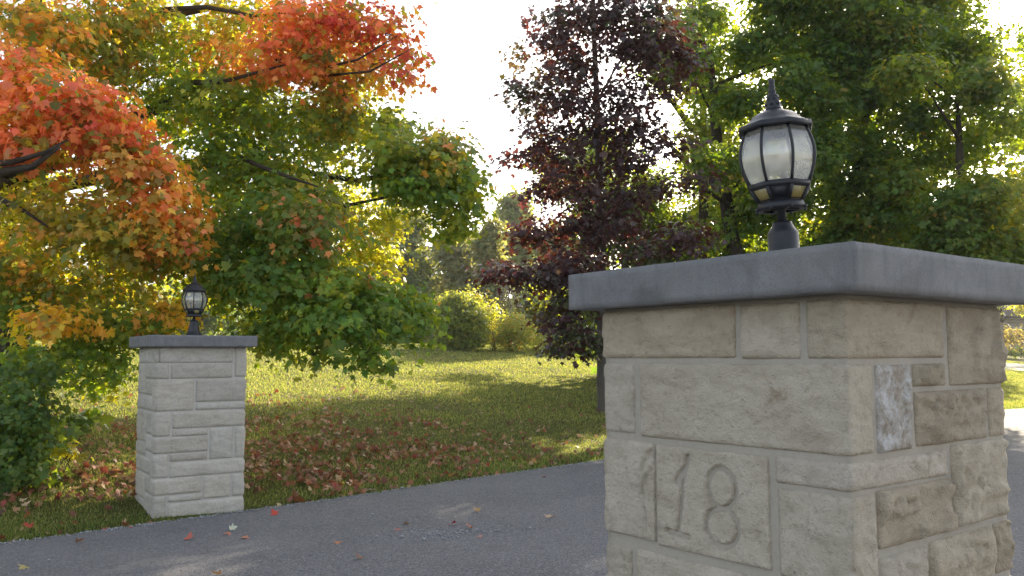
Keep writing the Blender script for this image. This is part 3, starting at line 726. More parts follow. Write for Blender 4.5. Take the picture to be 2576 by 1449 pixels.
# ---- big sugar maple on the left
g, tr = col(30, 12.2, (-.1, .34, 0), (.5, .26, 0), (2, .23, .02), (4, .19, .05), (5.5, .15, .12), (8, .07, .2))
BL = [(90, 60, 10.6, 150, 90, .8, 700, 'orangegreen'), (60, 230, 9.8, 130, 105, .7, 950, 'red'), (190, 275, 9.6, 120, 75, .6, 800, 'red'), (60, 365, 9.6, 110, 60, .5, 560, 'red'),
 (270, 330, 9.7, 90, 55, .5, 480, 'red'), (350, 420, 9.9, 100, 65, .6, 620, 'orange'), (410, 530, 10, 75, 75, .6, 560, 'orange'), (330, 600, 10.2, 120, 85, .7, 800, 'olivegold'), (440, 610, 10.2, 45, 60, .5, 260, 'orange'),
 (200, 560, 10.6, 150, 90, .8, 850, 'olivegold'), (90, 500, 12.2, 120, 100, .8, 520, 'glow'), (60, 660, 11.4, 120, 90, .8, 760, 'olivegold'), (230, 720, 11.6, 170, 75, .9, 1000, 'olive'), (370, 650, 10.9, 90, 50, .5, 350, 'olive'),
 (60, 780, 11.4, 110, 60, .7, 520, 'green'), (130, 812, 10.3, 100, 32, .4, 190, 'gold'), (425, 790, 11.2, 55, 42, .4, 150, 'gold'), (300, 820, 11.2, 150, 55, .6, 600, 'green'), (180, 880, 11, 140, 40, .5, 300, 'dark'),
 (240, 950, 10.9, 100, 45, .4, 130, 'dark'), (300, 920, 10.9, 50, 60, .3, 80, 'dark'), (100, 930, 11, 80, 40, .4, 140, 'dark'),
 (260, 130, 11.8, 130, 110, .9, 1000, 'olive'), (330, 40, 12, 130, 80, .9, 800, 'olive'), (470, 90, 13.2, 150, 100, 1, 900, 'green'), (560, 135, 12.4, 75, 45, .5, 280, 'orange'), (470, 250, 12.8, 140, 110, 1, 1200, 'dark'),
 (640, 50, 12.4, 120, 80, .8, 650, 'olivegold'), (760, 70, 11.4, 110, 75, .7, 650, 'red'), (700, 150, 11.4, 100, 60, .6, 480, 'red'), (790, 150, 11.5, 60, 60, .5, 260, 'orange'), (870, 50, 11.5, 90, 55, .6, 360, 'crimson'),
 (960, 80, 11.5, 80, 65, .6, 260, 'crimson'), (1040, 150, 11.5, 50, 60, .5, 90, 'crimson'), (930, 160, 11.7, 80, 60, .6, 200, 'orange'), (1010, 200, 11.6, 45, 30, .3, 40, 'red'), (850, 240, 12, 60, 60, .5, 200, 'orangegreen'),
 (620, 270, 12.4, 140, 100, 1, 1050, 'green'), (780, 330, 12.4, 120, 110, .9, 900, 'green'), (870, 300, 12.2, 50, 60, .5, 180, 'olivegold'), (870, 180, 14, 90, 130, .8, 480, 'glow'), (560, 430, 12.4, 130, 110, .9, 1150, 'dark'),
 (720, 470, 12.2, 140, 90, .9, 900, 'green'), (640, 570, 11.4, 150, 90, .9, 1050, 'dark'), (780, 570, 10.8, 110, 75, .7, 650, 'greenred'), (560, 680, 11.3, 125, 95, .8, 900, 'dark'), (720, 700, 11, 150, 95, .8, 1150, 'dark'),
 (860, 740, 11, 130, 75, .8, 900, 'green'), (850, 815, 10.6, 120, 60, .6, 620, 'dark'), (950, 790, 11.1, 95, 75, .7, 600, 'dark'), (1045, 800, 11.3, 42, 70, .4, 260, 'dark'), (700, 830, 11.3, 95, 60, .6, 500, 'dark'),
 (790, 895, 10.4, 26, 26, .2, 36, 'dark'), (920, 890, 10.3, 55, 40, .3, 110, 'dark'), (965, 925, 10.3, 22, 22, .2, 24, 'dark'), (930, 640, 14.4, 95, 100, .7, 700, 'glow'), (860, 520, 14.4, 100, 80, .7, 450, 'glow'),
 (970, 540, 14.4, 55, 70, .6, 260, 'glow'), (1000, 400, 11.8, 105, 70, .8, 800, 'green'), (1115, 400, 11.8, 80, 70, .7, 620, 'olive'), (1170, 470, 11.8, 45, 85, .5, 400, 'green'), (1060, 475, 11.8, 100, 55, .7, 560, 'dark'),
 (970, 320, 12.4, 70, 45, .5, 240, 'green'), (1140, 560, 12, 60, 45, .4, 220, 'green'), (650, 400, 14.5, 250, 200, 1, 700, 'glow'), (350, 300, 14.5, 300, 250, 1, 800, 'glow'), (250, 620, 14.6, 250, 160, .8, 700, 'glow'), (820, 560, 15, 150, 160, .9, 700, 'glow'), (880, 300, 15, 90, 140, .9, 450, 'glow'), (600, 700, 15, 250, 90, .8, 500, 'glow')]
UP_ = [(R.uniform(-700, 900), R.uniform(-620, -90), R.uniform(11, 15.5), 190, 120, 1.2, 190, ('green', 'olive', 'orange', 'red')[R.randint(4)]) for _ in range(34)]
UP_ += [(R.uniform(-700, -60), R.uniform(-60, 800), R.uniform(10, 15), 180, 120, 1.1, 170, ('green', 'olive', 'orangegreen')[R.randint(3)]) for _ in range(18)]
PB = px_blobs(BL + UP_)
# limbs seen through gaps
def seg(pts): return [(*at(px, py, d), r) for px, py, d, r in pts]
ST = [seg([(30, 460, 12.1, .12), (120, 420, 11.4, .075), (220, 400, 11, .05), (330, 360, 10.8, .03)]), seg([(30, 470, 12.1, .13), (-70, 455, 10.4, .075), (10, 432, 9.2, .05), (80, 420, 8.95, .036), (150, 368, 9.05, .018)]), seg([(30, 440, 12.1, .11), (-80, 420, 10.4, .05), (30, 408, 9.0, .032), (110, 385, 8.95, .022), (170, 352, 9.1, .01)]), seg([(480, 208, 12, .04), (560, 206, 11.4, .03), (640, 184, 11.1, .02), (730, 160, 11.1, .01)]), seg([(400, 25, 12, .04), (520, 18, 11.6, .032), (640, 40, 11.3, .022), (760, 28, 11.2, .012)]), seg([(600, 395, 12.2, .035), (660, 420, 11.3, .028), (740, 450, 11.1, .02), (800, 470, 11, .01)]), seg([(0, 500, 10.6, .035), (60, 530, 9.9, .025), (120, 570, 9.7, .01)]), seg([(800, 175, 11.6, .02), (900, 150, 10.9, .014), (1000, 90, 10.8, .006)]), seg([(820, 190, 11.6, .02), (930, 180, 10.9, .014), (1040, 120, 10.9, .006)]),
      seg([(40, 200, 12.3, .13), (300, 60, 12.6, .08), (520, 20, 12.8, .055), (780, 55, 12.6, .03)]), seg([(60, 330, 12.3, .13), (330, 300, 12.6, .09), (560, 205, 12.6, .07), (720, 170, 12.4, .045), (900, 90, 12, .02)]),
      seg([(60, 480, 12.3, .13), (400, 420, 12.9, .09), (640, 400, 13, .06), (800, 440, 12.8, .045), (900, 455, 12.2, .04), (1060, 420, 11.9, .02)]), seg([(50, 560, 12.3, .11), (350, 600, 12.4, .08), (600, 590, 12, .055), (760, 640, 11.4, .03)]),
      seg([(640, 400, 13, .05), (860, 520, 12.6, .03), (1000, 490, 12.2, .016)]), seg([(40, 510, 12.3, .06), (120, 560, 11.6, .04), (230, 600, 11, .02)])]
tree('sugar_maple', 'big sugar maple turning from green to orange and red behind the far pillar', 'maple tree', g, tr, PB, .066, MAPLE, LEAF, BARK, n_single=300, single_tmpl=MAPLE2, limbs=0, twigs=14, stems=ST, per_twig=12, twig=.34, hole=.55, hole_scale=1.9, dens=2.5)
# the rest of its crown outside the frame to the left and above
# ---- crimson maple
g, tr = col(1515, 18.6, (-.1, .19, 0), (.3, .13, 0), (2, .115, .02), (5, .09, 0), (9, .05, -.1), (11, .02, -.12))
BL = [(1490, 40, 18.6, 110, 70, .9, 480, 'purple'), (1420, 30, 18.6, 60, 50, .6, 180, 'purplegreen'), (1340, 45, 18.6, 26, 18, .3, 40, 'purple'), (1600, 110, 18, 100, 50, .8, 420, 'purple'), (1440, 150, 18.7, 90, 60, .8, 420, 'purple'), (1390, 190, 19.4, 55, 60, .6, 220, 'forest'),
 (1680, 100, 18, 60, 30, .5, 120, 'purple'), (1420, 250, 18.4, 105, 55, .8, 480, 'purple'), (1310, 240, 18.4, 55, 40, .5, 120, 'purplegreen'), (1560, 250, 18, 95, 60, .8, 420, 'purple'), (1670, 220, 17.8, 50, 40, .5, 130, 'purple'), (1500, 330, 18.3, 130, 55, .9, 560, 'purple'),
 (1345, 355, 18.4, 70, 38, .6, 240, 'purple'), (1310, 385, 18.4, 48, 26, .4, 110, 'purple'), (1420, 410, 18.3, 110, 48, .8, 420, 'purple'), (1570, 400, 17.8, 100, 50, .8, 360, 'purple'), (1690, 365, 17.8, 55, 35, .5, 150, 'purple'), (1660, 470, 17.9, 80, 30, .6, 150, 'purple'),
 (1360, 480, 18.4, 60, 22, .4, 110, 'purple'), (1450, 480, 18.2, 95, 35, .7, 280, 'purple'), (1580, 500, 17.9, 80, 35, .6, 170, 'purple'), (1430, 560, 18.2, 100, 36, .7, 420, 'purple'), (1330, 590, 18.1, 62, 28, .5, 240, 'purple'), (1500, 590, 18.3, 50, 30, .5, 160, 'purple'),
 (1440, 655, 18.2, 95, 36, .7, 360, 'purple'), (1290, 690, 17.9, 85, 26, .5, 290, 'purple'), (1390, 690, 17.9, 95, 34, .7, 380, 'purple'), (1490, 720, 18.1, 90, 50, .7, 320, 'purplegreen'), (1420, 760, 18.3, 75, 35, .5, 220, 'forest'), (1420, 805, 18, 62, 40, .5, 260, 'purple'),
 (1450, 850, 17.9, 60, 36, .5, 240, 'purplegreen'), (1400, 880, 17.8, 36, 18, .3, 60, 'purplegreen'), (1490, 880, 18, 40, 30, .4, 90, 'purplegreen'), (1720, 600, 17.8, 90, 45, .7, 260, 'purple'), (1620, 640, 18, 80, 40, .6, 220, 'purplegreen'), (1750, 450, 18.2, 60, 30, .5, 90, 'purple')]
tree('crimson_maple', 'slender maple with dark purple leaves and grey trunk beside the near pillar', 'maple tree', g, tr, px_blobs(BL + [(1560, 20, 18.3, 100, 60, .8, 420, 'purple'), (1400, 90, 18.6, 80, 45, .7, 280, 'purple'), (1640, 40, 18, 80, 50, .6, 260, 'purplegreen'), (1500, -70, 18.5, 110, 60, .8, 420, 'purple'), (1720, 150, 18, 60, 35, .5, 150, 'purple'), (1330, 150, 19.6, 40, 40, .5, 90, 'forest'), (1345, 270, 19.6, 45, 40, .5, 110, 'forest'), (1290, 215, 18.5, 30, 18, .3, 40, 'purple'), (1275, 400, 18.4, 30, 14, .3, 40, 'purple'), (1640, 160, 18, 70, 40, .6, 200, 'purple'), (1600, 320, 18, 80, 45, .7, 240, 'purple'), (1560, 560, 18, 70, 40, .6, 200, 'purple')]), .088, MAPLE, LEAFP, BARKG, n_single=300, single_tmpl=MAPLE2, limbs=34, limb_r=.03, twigs=10, per_twig=13, twig=.44, flat=.9, hang=.35, dens=1.85, hole=.50, hole_scale=1.8)

# ---- green maples behind on the right
G_ = 'green maples behind the near pillar'
def blobs_for(cx, d, y0, y1, wd, n, pals, k_=14, dr=1.5, avoid=()):
    L = []
    while len(L) < k_:
        x = cx + R.uniform(-1, 1) * wd; y = R.uniform(y0, y1)
        if any(a < x < b and c < y < e for a, b, c, e in avoid): continue
        r = R.uniform(60, 110); L.append((x, y, d + R.uniform(-1, 1) * dr, r, r * .66, r * d / F, int(1.5 * n / k_), pals[R.randint(len(pals))]))
    return L
GAPS = [(1600, 1760, 215, 330), (1690, 1770, 520, 620), (2440, 2600, 0, 140), (1820, 1880, 330, 380)]
def green(label, px, d, hr, y0, y1, wd, n, pals, k_, stems=(), lim=16, single=150, size=.096, dr=1.5, more=()):
    g, tr = col(px, d, *hr); L = px_blobs(blobs_for(px, d, y0, y1, wd, n, pals, k_, dr, GAPS) + list(more))
    return tree('green_maple', label, 'maple tree', g, tr, L, size, STAR, LEAF, BARK, G_, n_single=single, single_tmpl=MAPLE2, limbs=lim, limb_r=.045, twigs=8, stems=stems, per_twig=13, twig=.5, hole=.49, hole_scale=1.4, flat=.7, dens=2.35 if single else 1)
green('green maple half hidden behind the trunk and boughs of the purple maple', 1570, 27, ((-.1, .2, 0), (1, .16, 0), (4, .12, .1), (7, .06, 0)), 330, 760, 190, 6400, ['forest', 'forestlight', 'forest'], 20, single=100)
green('green maple with a thin upright trunk seen between purple boughs and lantern', 1775, 25, ((-.1, .22, 0), (1, .18, 0), (4, .16, 0), (8, .11, .1), (13, .04, .2)), -150, 470, 150, 5600, ['forestlight', 'forest', 'forestlight'], 20,
      [seg([(1745, 330, 25, .10), (1680, 240, 25, .07), (1640, 180, 25, .04)]), seg([(1745, 420, 25, .10), (1830, 260, 25, .06), (1860, 120, 25, .03)])], single=200)
green('dark green maple with a thick leaning trunk just left of the lantern', 1895, 21, ((-.1, .30, .15), (1.5, .24, .05), (3.5, .20, -.35), (6, .15, -.7), (9, .08, -.9)), 40, 690, 210, 8000, ['forest', 'forest', 'dark'], 22,
      [seg([(1850, 470, 21, .10), (1740, 420, 21, .06), (1650, 330, 21, .03)]), seg([(1900, 560, 21, .08), (1780, 480, 21, .05), (1720, 470, 21, .03)])], single=250, more=[(1880, 560, 21.5, 90, 50, 1, 520, 'forest'), (1870, 480, 22, 90, 50, 1, 420, 'forest'), (1990, 600, 21.5, 90, 50, 1, 420, 'forest'), (1760, 600, 21, 80, 50, 1, 380, 'forest')])
green('tall green maple with several upright stems directly behind the lantern', 2120, 22, ((-.1, .26, 0), (2, .20, 0), (5, .15, -.05), (9, .10, .1), (13, .04, .1)), -260, 690, 190, 10500, ['forest', 'forestlight', 'forest'], 24,
      [seg([(2120, 560, 22, .12), (2170, 380, 22, .10), (2190, 180, 22, .08), (2200, -60, 22, .05)]), seg([(2120, 500, 22, .10), (2080, 280, 22, .08), (2060, 60, 22, .05)])], single=250, more=[(2020, 40, 21.5, 100, 60, 1.1, 520, 'forest'), (2130, 20, 21.5, 100, 60, 1.1, 520, 'forestlight'), (2080, 130, 21.5, 110, 60, 1.1, 520, 'forest'), (2180, 130, 21.5, 90, 60, 1.1, 460, 'forest'), (1940, 30, 22, 90, 60, 1, 420, 'forestlight'), (2160, 260, 21.5, 100, 60, 1.1, 520, 'forest'), (2200, 480, 21.5, 100, 60, 1.1, 520, 'forest')])
green('green maple with yellowing sunlit leaves to the right of the lantern', 2330, 23, ((-.1, .25, 0), (2, .2, 0), (5, .15, .1), (9, .09, 0), (12, .04, 0)), -260, 700, 185, 10000, ['forest', 'forestlight', 'forest'], 30, single=200, more=[(2280, 60, 22.5, 100, 60, 1.1, 520, 'forest'), (2240, -30, 23, 110, 60, 1.1, 460, 'forest'), (2390, 150, 22.5, 90, 55, 1.1, 460, 'forestlight'), (2320, 200, 22.5, 100, 60, 1.1, 460, 'forest'), (2350, 10, 23, 70, 45, 1, 240, 'forestlight'), (2300, 420, 22.5, 100, 60, 1.1, 520, 'forest'), (2400, 380, 22.5, 100, 60, 1.1, 460, 'forest'), (2470, 130, 22.5, 60, 35, .8, 160, 'forest')])
green('green maple with bright yellow green boughs at the right edge of the picture', 2440, 20, ((-.1, .24, 0), (2, .2, 0), (4, .15, .1), (6, .10, 0), (7.5, .04, 0)), 140, 740, 190, 6600, ['forestlight', 'forest'], 18, single=200, more=[(2480, 520, 19, 80, 60, .9, 420, 'glow'), (2560, 560, 19, 80, 55, .9, 420, 'glow'), (2540, 470, 20, 70, 50, .9, 320, 'glow'), (2440, 600, 20, 80, 50, .9, 420, 'forest'), (2540, 630, 20, 90, 40, .9, 420, 'forestlight'), (2360, 620, 20, 80, 50, .9, 380, 'forest'), (2540, 300, 20, 80, 60, .9, 380, 'forest'), (2480, 220, 20, 80, 60, .9, 320, 'forest')])
# shade trees standing outside the frame on the right
for px, d, n in ((2950, 19, 3600), (3500, 17, 3600), (3300, 24, 3000), (2640, 32, 4600)):
    green('green maple standing to the right beyond the picture edge', px, d, ((-.1, .25, 0), (2, .2, 0), (6, .14, 0), (11, .05, 0)), -300, 745, 220, n, ['forest', 'forestlight'], 18, single=0, size=.17, lim=8)
# understorey behind the cap
def bush(name, label, cat, blobs, size, tmpl, mat, pal_bark=BARK, group=None, stems_n=5, twigs=5, stem_r=.03, **kw):
    B = px_blobs(blobs); g = A_([B[0][0], B[0][1], 0]); g[2] = float(hgt(g[0], g[1])); root = empty(name, g, 0, label, cat, group); root['kind'] = 'thing'
    A = crown(B, size, **kw); keep = A[0][:, 2] > hgt(A[0][:, 0], A[0][:, 1]) + .01
    leaf_mass(root, A, keep, tmpl, mat, g)
    for q in range(stems_n):
        b = B[q % len(B)]; e = A_(b[:3]) + R.randn(3) * A_([b[3], b[4], b[5]]) * .35
        L = bez(g + A_([*R.randn(2) * .12, -.05]), e, .1, 7); m = MB(); m.tube(L - g, np.linspace(stem_r, stem_r * .25, 7), 6); m.build('stem', pal_bark, root, smooth=True)
    return root
U_ = 'undergrowth behind the near pillar'
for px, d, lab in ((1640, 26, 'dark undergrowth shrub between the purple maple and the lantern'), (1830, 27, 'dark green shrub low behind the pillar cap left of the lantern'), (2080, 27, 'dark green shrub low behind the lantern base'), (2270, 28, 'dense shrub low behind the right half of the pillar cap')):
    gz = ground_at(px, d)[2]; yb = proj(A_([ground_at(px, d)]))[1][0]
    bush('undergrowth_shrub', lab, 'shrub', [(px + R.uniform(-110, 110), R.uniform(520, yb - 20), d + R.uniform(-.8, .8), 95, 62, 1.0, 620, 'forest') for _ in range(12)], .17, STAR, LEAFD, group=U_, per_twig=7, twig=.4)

# ---- the far side of the lawn
bush('thuja_bush', 'round clipped evergreen bush at the far edge of the sunny lawn', 'bush', [(1158, 815, 33, 66, 64, 1.0, 15000, 'thuja'), (1158, 860, 33, 60, 30, .9, 3600, 'thuja'), (1150, 770, 33, 42, 32, .6, 2600, 'thuja')], .15, SPRIG, LEAFD, per_twig=10, twig=.22, flat=.2, hang=-.55, stems_n=3, ragged=.12)
bush('garden_shrub', 'loose shrub with yellow green and reddish leaves right of the round evergreen', 'shrub', [(1290, 830, 34, 52, 48, .8, 2400, 'bush'), (1320, 850, 34, 30, 34, .6, 800, 'bush'), (1262, 850, 34, 30, 36, .6, 700, 'bush'), (1240, 790, 35, 24, 40, .5, 600, 'farpale')], .085, DIA, LEAF, per_twig=8, twig=.3, hang=-.2)
bush('flower_clump', 'small clump of yellow flowers between the round evergreen and the loose shrub', 'flowers', [(1240, 822, 33.4, 11, 14, .2, 120, 'yellow'), (1246, 850, 33.4, 14, 24, .25, 200, 'bush')], .07, OVAL, LEAF, per_twig=5, twig=.15, stems_n=2)
bush('garden_shrub', 'pale feathery shrub at the far right end of the sunny lawn', 'shrub', [(1370, 862, 36, 26, 20, .5, 500, 'farpale'), (1345, 850, 36, 20, 26, .4, 400, 'bush')], .085, OVAL, LEAF, per_twig=6, twig=.3)
bush('garden_shrub', 'tall light green shrub rising behind the round evergreen', 'shrub', [(1130, 760, 36, 36, 30, .6, 500, 'farpale'), (1205, 765, 36, 30, 36, .5, 500, 'bush'), (1180, 735, 36.5, 24, 24, .4, 200, 'farpale')], .09, OVAL, LEAF, per_twig=6, twig=.35)
# rustic gazebo of bare poles
g = ground_at(1272, 38); root = empty('rustic_gazebo', g, 0, 'rustic gazebo with a conical frame of bare poles behind the loose shrub', 'gazebo'); root['kind'] = 'thing'
a8 = np.arange(10) * math.pi / 5
for a in a8:
    c_, s_ = math.cos(a), math.sin(a); m = MB(); m.tube(bez(A_([.75 * c_, .75 * s_, 1.75]), A_([.05 * c_, .05 * s_, 2.95]), -.12, 6, .03), np.linspace(.03, .022, 6), 6); m.build('rafter_pole', WOODG, root)
for a in a8[::2]:
    c_, s_ = math.cos(a), math.sin(a); m = MB(); m.tube(bez(A_([.74 * c_, .74 * s_, 0]), A_([.75 * c_, .75 * s_, 1.76]), 0, 5, .03), .04, 6); m.build('post', WOODG, root)
for h, r_ in ((1.75, .77), (2.05, .57), (2.35, .37), (2.65, .20)):
    q = np.linspace(0, 2 * math.pi, 17); m = MB(); m.tube(np.stack([r_ * np.cos(q), r_ * np.sin(q), h + 0 * q], -1), .018, 5); m.build('ring_pole', WOODG, root)
# trees of the back hedge
H_ = 'trees along the far side of the lawn'
def far_tree(label, px, d, ytop, w_, n, pal, size=.2, tmpl=DIA, k_=9, name='background_tree', ybot=850, taper=.55, hole=0.):
    g = ground_at(px, d); L = []
    for q in range(k_):
        f = (q + .5) / k_; y = ybot + (ytop - ybot) * f; wq = w_ * (1 - taper * f) ; L.append((px + R.uniform(-.45, .45) * wq, y, d + R.uniform(-.8, .8), wq * R.uniform(.55, .8), max(18, abs(ybot - ytop) / k_ * 1.1), wq * d / F * .7, int(n / k_), pal))
    L.append((px, ytop + 25, d, w_ * .3, 30, w_ * d / F * .3, int(n / k_ / 2), pal))
    top = at(px, ytop + 20, d)[2]
    return tree(name, label, 'tree', g, [(g[0], g[1], g[2] - .1, .2), (g[0] + .1, g[1], (g[2] + top) / 2, .12), (g[0], g[1], top, .03)], px_blobs(L), size * 1.15, tmpl, LEAFD, BARK, H_, limbs=7, limb_r=.03, twigs=4, per_twig=10, twig=.6, hole=hole, hang=.2, dens=1.8)
far_tree('broad grey green cedar standing behind the round evergreen', 1160, 44, 590, 125, 11000, 'cedar', .24, SPRIG, 11)
far_tree('feathery golden green cedar just left of the purple boughs', 1232, 42, 570, 60, 6500, 'cedar', .22, SPRIG, 9)
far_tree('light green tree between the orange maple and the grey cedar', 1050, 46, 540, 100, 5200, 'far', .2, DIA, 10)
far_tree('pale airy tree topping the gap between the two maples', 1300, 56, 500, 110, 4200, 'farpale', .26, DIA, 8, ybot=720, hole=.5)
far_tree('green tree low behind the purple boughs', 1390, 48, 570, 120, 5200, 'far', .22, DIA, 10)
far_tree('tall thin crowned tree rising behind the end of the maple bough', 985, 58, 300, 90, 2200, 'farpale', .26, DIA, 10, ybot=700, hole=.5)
far_tree('dark tree behind the right end of the far pillar', 700, 46, 590, 110, 3600, 'forest', .22, DIA, 9, ybot=880)
far_tree('dark spreading tree seen under the low maple boughs', 880, 45, 640, 120, 3600, 'forest', .22, DIA, 8, ybot=880)
far_tree('dark tree behind the small lantern', 500, 50, 560, 120, 3400, 'forest', .24, DIA, 9, ybot=880)
far_tree('green tree in the far background left of the far pillar', 280, 52, 590, 120, 3000, 'far', .25, DIA, 8, ybot=880)
far_tree('green tree in the far background at the left edge', 70, 50, 560, 120, 3000, 'forest', .25, OVAL, 8, ybot=880)
far_tree('dark green tree behind the trunk of the purple maple', 1500, 40, 560, 110, 4200, 'forest', .2, DIA, 9, ybot=880)
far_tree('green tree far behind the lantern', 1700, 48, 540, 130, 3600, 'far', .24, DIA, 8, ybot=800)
far_tree('green tree in the far right background behind the maples', 2150, 46, 500, 150, 4200, 'forest', .24, DIA, 9, ybot=800)
far_tree('sunlit green tree in the far background at the right edge', 2440, 48, 520, 140, 3600, 'forestlight', .24, DIA, 9, ybot=800)
# wood closing the view far behind everything
n = 26000; px = R.uniform(-250, 2750, n); d = 84 + 10 * R.rand(n); gz = hgt((px - 1288) / F * d, d); top = 4.2 + 3.2 * (fbm(np.stack([px * .012, px * 0, px * 0], -1), 3) + .3)
x = (px - 1288) / F * d; zq = gz + top * R.rand(n) ** .8
C_ = colours('forest', n, .25) * (1 + .5 * (vn(np.stack([px * .02, zq, px * 0], -1)) > .1))[:, None]
V, Fc, cc = scatter(DIA, np.column_stack([x, d, zq]), np.column_stack([R.randn(n) * .6, -np.ones(n), R.randn(n) * .6 + .4]), R.randn(n, 3), .62 * np.exp(.3 * R.randn(n)), C_)
obj('far_woods', mesh('far_woods', V, Fc, LEAFD, cc), kind='stuff')
# low dark hedge under the maple boughs
for px0, lab in ((640, 'clipped dark hedge behind the far pillar'), (790, 'low dark hedge under the drooping maple boughs'), (940, 'low dark hedge left of the round evergreen')):
    bush('hedge_shrub', lab, 'hedge', [(px0 + q * 40 - 60, 858 + R.uniform(-8, 8), 40, 42, 26, .7, 420, 'forest') for q in range(4)], .16, OVAL, LEAFD, group='low hedge along the lawn', per_twig=7, twig=.35, stems_n=3)

# ---- front left shrub and sapling
bush('leafy_shrub', 'dense dark green shrub at the left edge in front of the maple', 'shrub', [(30, 930, 9.3, 90, 70, .5, 420, 'shrub'), (40, 1040, 9.2, 95, 80, .5, 700, 'shrub'), (30, 1130, 9.15, 80, 70, .45, 560, 'shrub'), (-40, 1080, 9.15, 90, 110, .5, 700, 'shrub'), (95, 1010, 9.3, 60, 60, .4, 260, 'shrub'), (110, 920, 9.4, 60, 50, .4, 160, 'shrub'), (85, 1180, 9.15, 50, 36, .3, 260, 'shrub'), (30, 1195, 9.1, 70, 40, .4, 420, 'shrub'), (100, 1100, 9.2, 50, 60, .3, 260, 'shrub')], .050, MAPLE, LEAF, per_twig=9, twig=.2, stems_n=8, stem_r=.010, dens=1.25)
bush('maple_sapling', 'low maple sapling with yellow green leaves on the leafy ground left of the pillar', 'sapling', [(150, 1125, 9.9, 48, 14, .15, 26, 'glow'), (190, 1130, 9.95, 25, 12, .12, 12, 'glow')], .10, MAPLE2, LEAF, per_twig=4, twig=.2, stems_n=4, stem_r=.006, flat=1.1, hang=.1)
bush('maple_sapling', 'dark green sapling among fallen leaves close to the left edge', 'sapling', [(170, 1060, 11.3, 50, 24, .25, 60, 'shrub'), (240, 1045, 11.6, 40, 20, .2, 36, 'shrub')], .09, MAPLE2, LEAF, per_twig=4, twig=.2, stems_n=4, stem_r=.006, flat=1.0, hang=.1)

# ---- right edge: hedge, house, trunk
g = ground_at(2560, 62)
root = empty('house', ground_at(2590, 78), .2, 'beige sided house glimpsed past the right edge of the near pillar', 'house'); root['kind'] = 'thing'
for q in range(12):
    m = MB(); m.box((-4, -.03 + .004 * (q % 2), .3 + q * .26), (6, .05, .3 + q * .26 + .25)); o = m.build('siding_board', SIDING, root)
m = MB(); m.box((-4, .05, -.2), (6, 6, 3.4)); m.build('wall', SIDING, root)
m = MB(); m.box((1.6, -.8, 0), (1.95, -.45, 3.3)); m.build('porch_column', WHITE, root)
m = MB(); m.add([(-4.6, -1.3, 3.42), (6.6, -1.3, 3.42), (6.6, 3, 5.6), (-4.6, 3, 5.6), (6.6, 7, 3.42), (-4.6, 7, 3.42), (-4.6, -1.3, 3.3), (6.6, -1.3, 3.3), (6.6, 7, 3.3), (-4.6, 7, 3.3)], [[0, 1, 2, 3], [3, 2, 4, 5], [0, 6, 7, 1], [5, 4, 8, 9], [6, 9, 8, 7]]); m.add([(-4.6, -1.3, 3.42), (-4.6, 3, 5.6), (-4.6, 7, 3.42), (6.6, -1.3, 3.42), (6.6, 3, 5.6), (6.6, 7, 3.42)], [[0, 1, 2], [3, 5, 4]]); m.build('roof', DARKW, root)
m = MB(); m.box((-1.6, -.06, 1.2), (-.2, .0, 2.4)); wdw = m.build('window', WHITE, root); m = MB(); m.box((-1.5, -.07, 1.28), (-.3, -.05, 2.32)); m.build('pane', IRON, wdw)
bush('flowering_hedge', 'brownish hedge in front of the house at the right edge', 'hedge', [(2500 + q * 45, 850 + R.uniform(-6, 6), 66, 40, 34, 1.0, 420, 'hedge') for q in range(4)] + [(2500 + q * 50, 884, 65, 40, 14, .8, 200, 'forest') for q in range(4)], .2, OVAL, LEAFD, per_twig=6, twig=.5)
g, tr = col(2519, 70, (-.1, .40, 0), (.6, .33, 0), (4, .30, 0), (8, .2, .1), (12, .06, .2))
tree('green_maple', 'maple with dark trunk and bright low leaves just under the right cap end', 'maple tree', g, tr, px_blobs([(2572, 772, 68, 40, 20, .9, 260, 'glow'), (2640, 740, 68, 70, 40, 1.6, 360, 'glow'), (2560, 640, 70, 120, 60, 2.5, 900, 'forestlight'), (2480, 600, 70, 90, 50, 2.5, 600, 'forestlight')]), .22, MAPLE, LEAF, BARK, limbs=4, twigs=5, per_twig=7, twig=.45)
# pale shed far behind the hanging maple twigs
root = empty('garden_shed', ground_at(365, 48), .1, 'low shed with a pale roof far behind the hanging maple twigs', 'shed'); root['kind'] = 'thing'
m = MB(); m.box((-1.3, 0, -.2), (1.3, 1.6, .42)); m.build('wall', DARKW, root); m = MB(); m.box((-1.5, -.2, .42), (1.5, 1.8, .66)); m.build('roof', ROOFM, root)

# ------------------------------------------------------------------ lawn grass, fallen leaves, pebbles
def on_lawn(n, d0, d1, pw, px0=-60, px1=1560):
    d = d0 + (d1 - d0) * R.rand(n) ** pw; px = R.uniform(px0, px1, n)
    x = (px - 1288) / F * d; y = d.copy(); ok = y > edge_y(x) - .02 + .05 * vn(np.stack([x * 3, y * 3, x * 0], -1)); return x[ok], y[ok], d[ok]
x, y, d = on_lawn(330000, 7, 48, 1.9); x9, y9, d9 = [np.concatenate(q) for q in zip(on_lawn(30000, 24, 60, 1.0, 2470, 2600), on_lawn(70000, 7, 48, 1.5, -1100, -60), on_lawn(60000, 13, 48, 1.3, 1560, 2470))]; x, y, d = np.concatenate([x, x9]), np.concatenate([y, y9]), np.concatenate([d, d9])
zz = lawn_z(x, y); near_edge = np.exp(-np.maximum(y - edge_y(x), 0) / .35)
pt = fbm(np.stack([x * .8, y * .8, x * 0], -1), 3); hh = (.030 + .035 * near_edge * R.rand(len(x)) + .018 * R.rand(len(x))) * (1 + .5 * pt) * (1 + .02 * np.maximum(d - 9, 0))
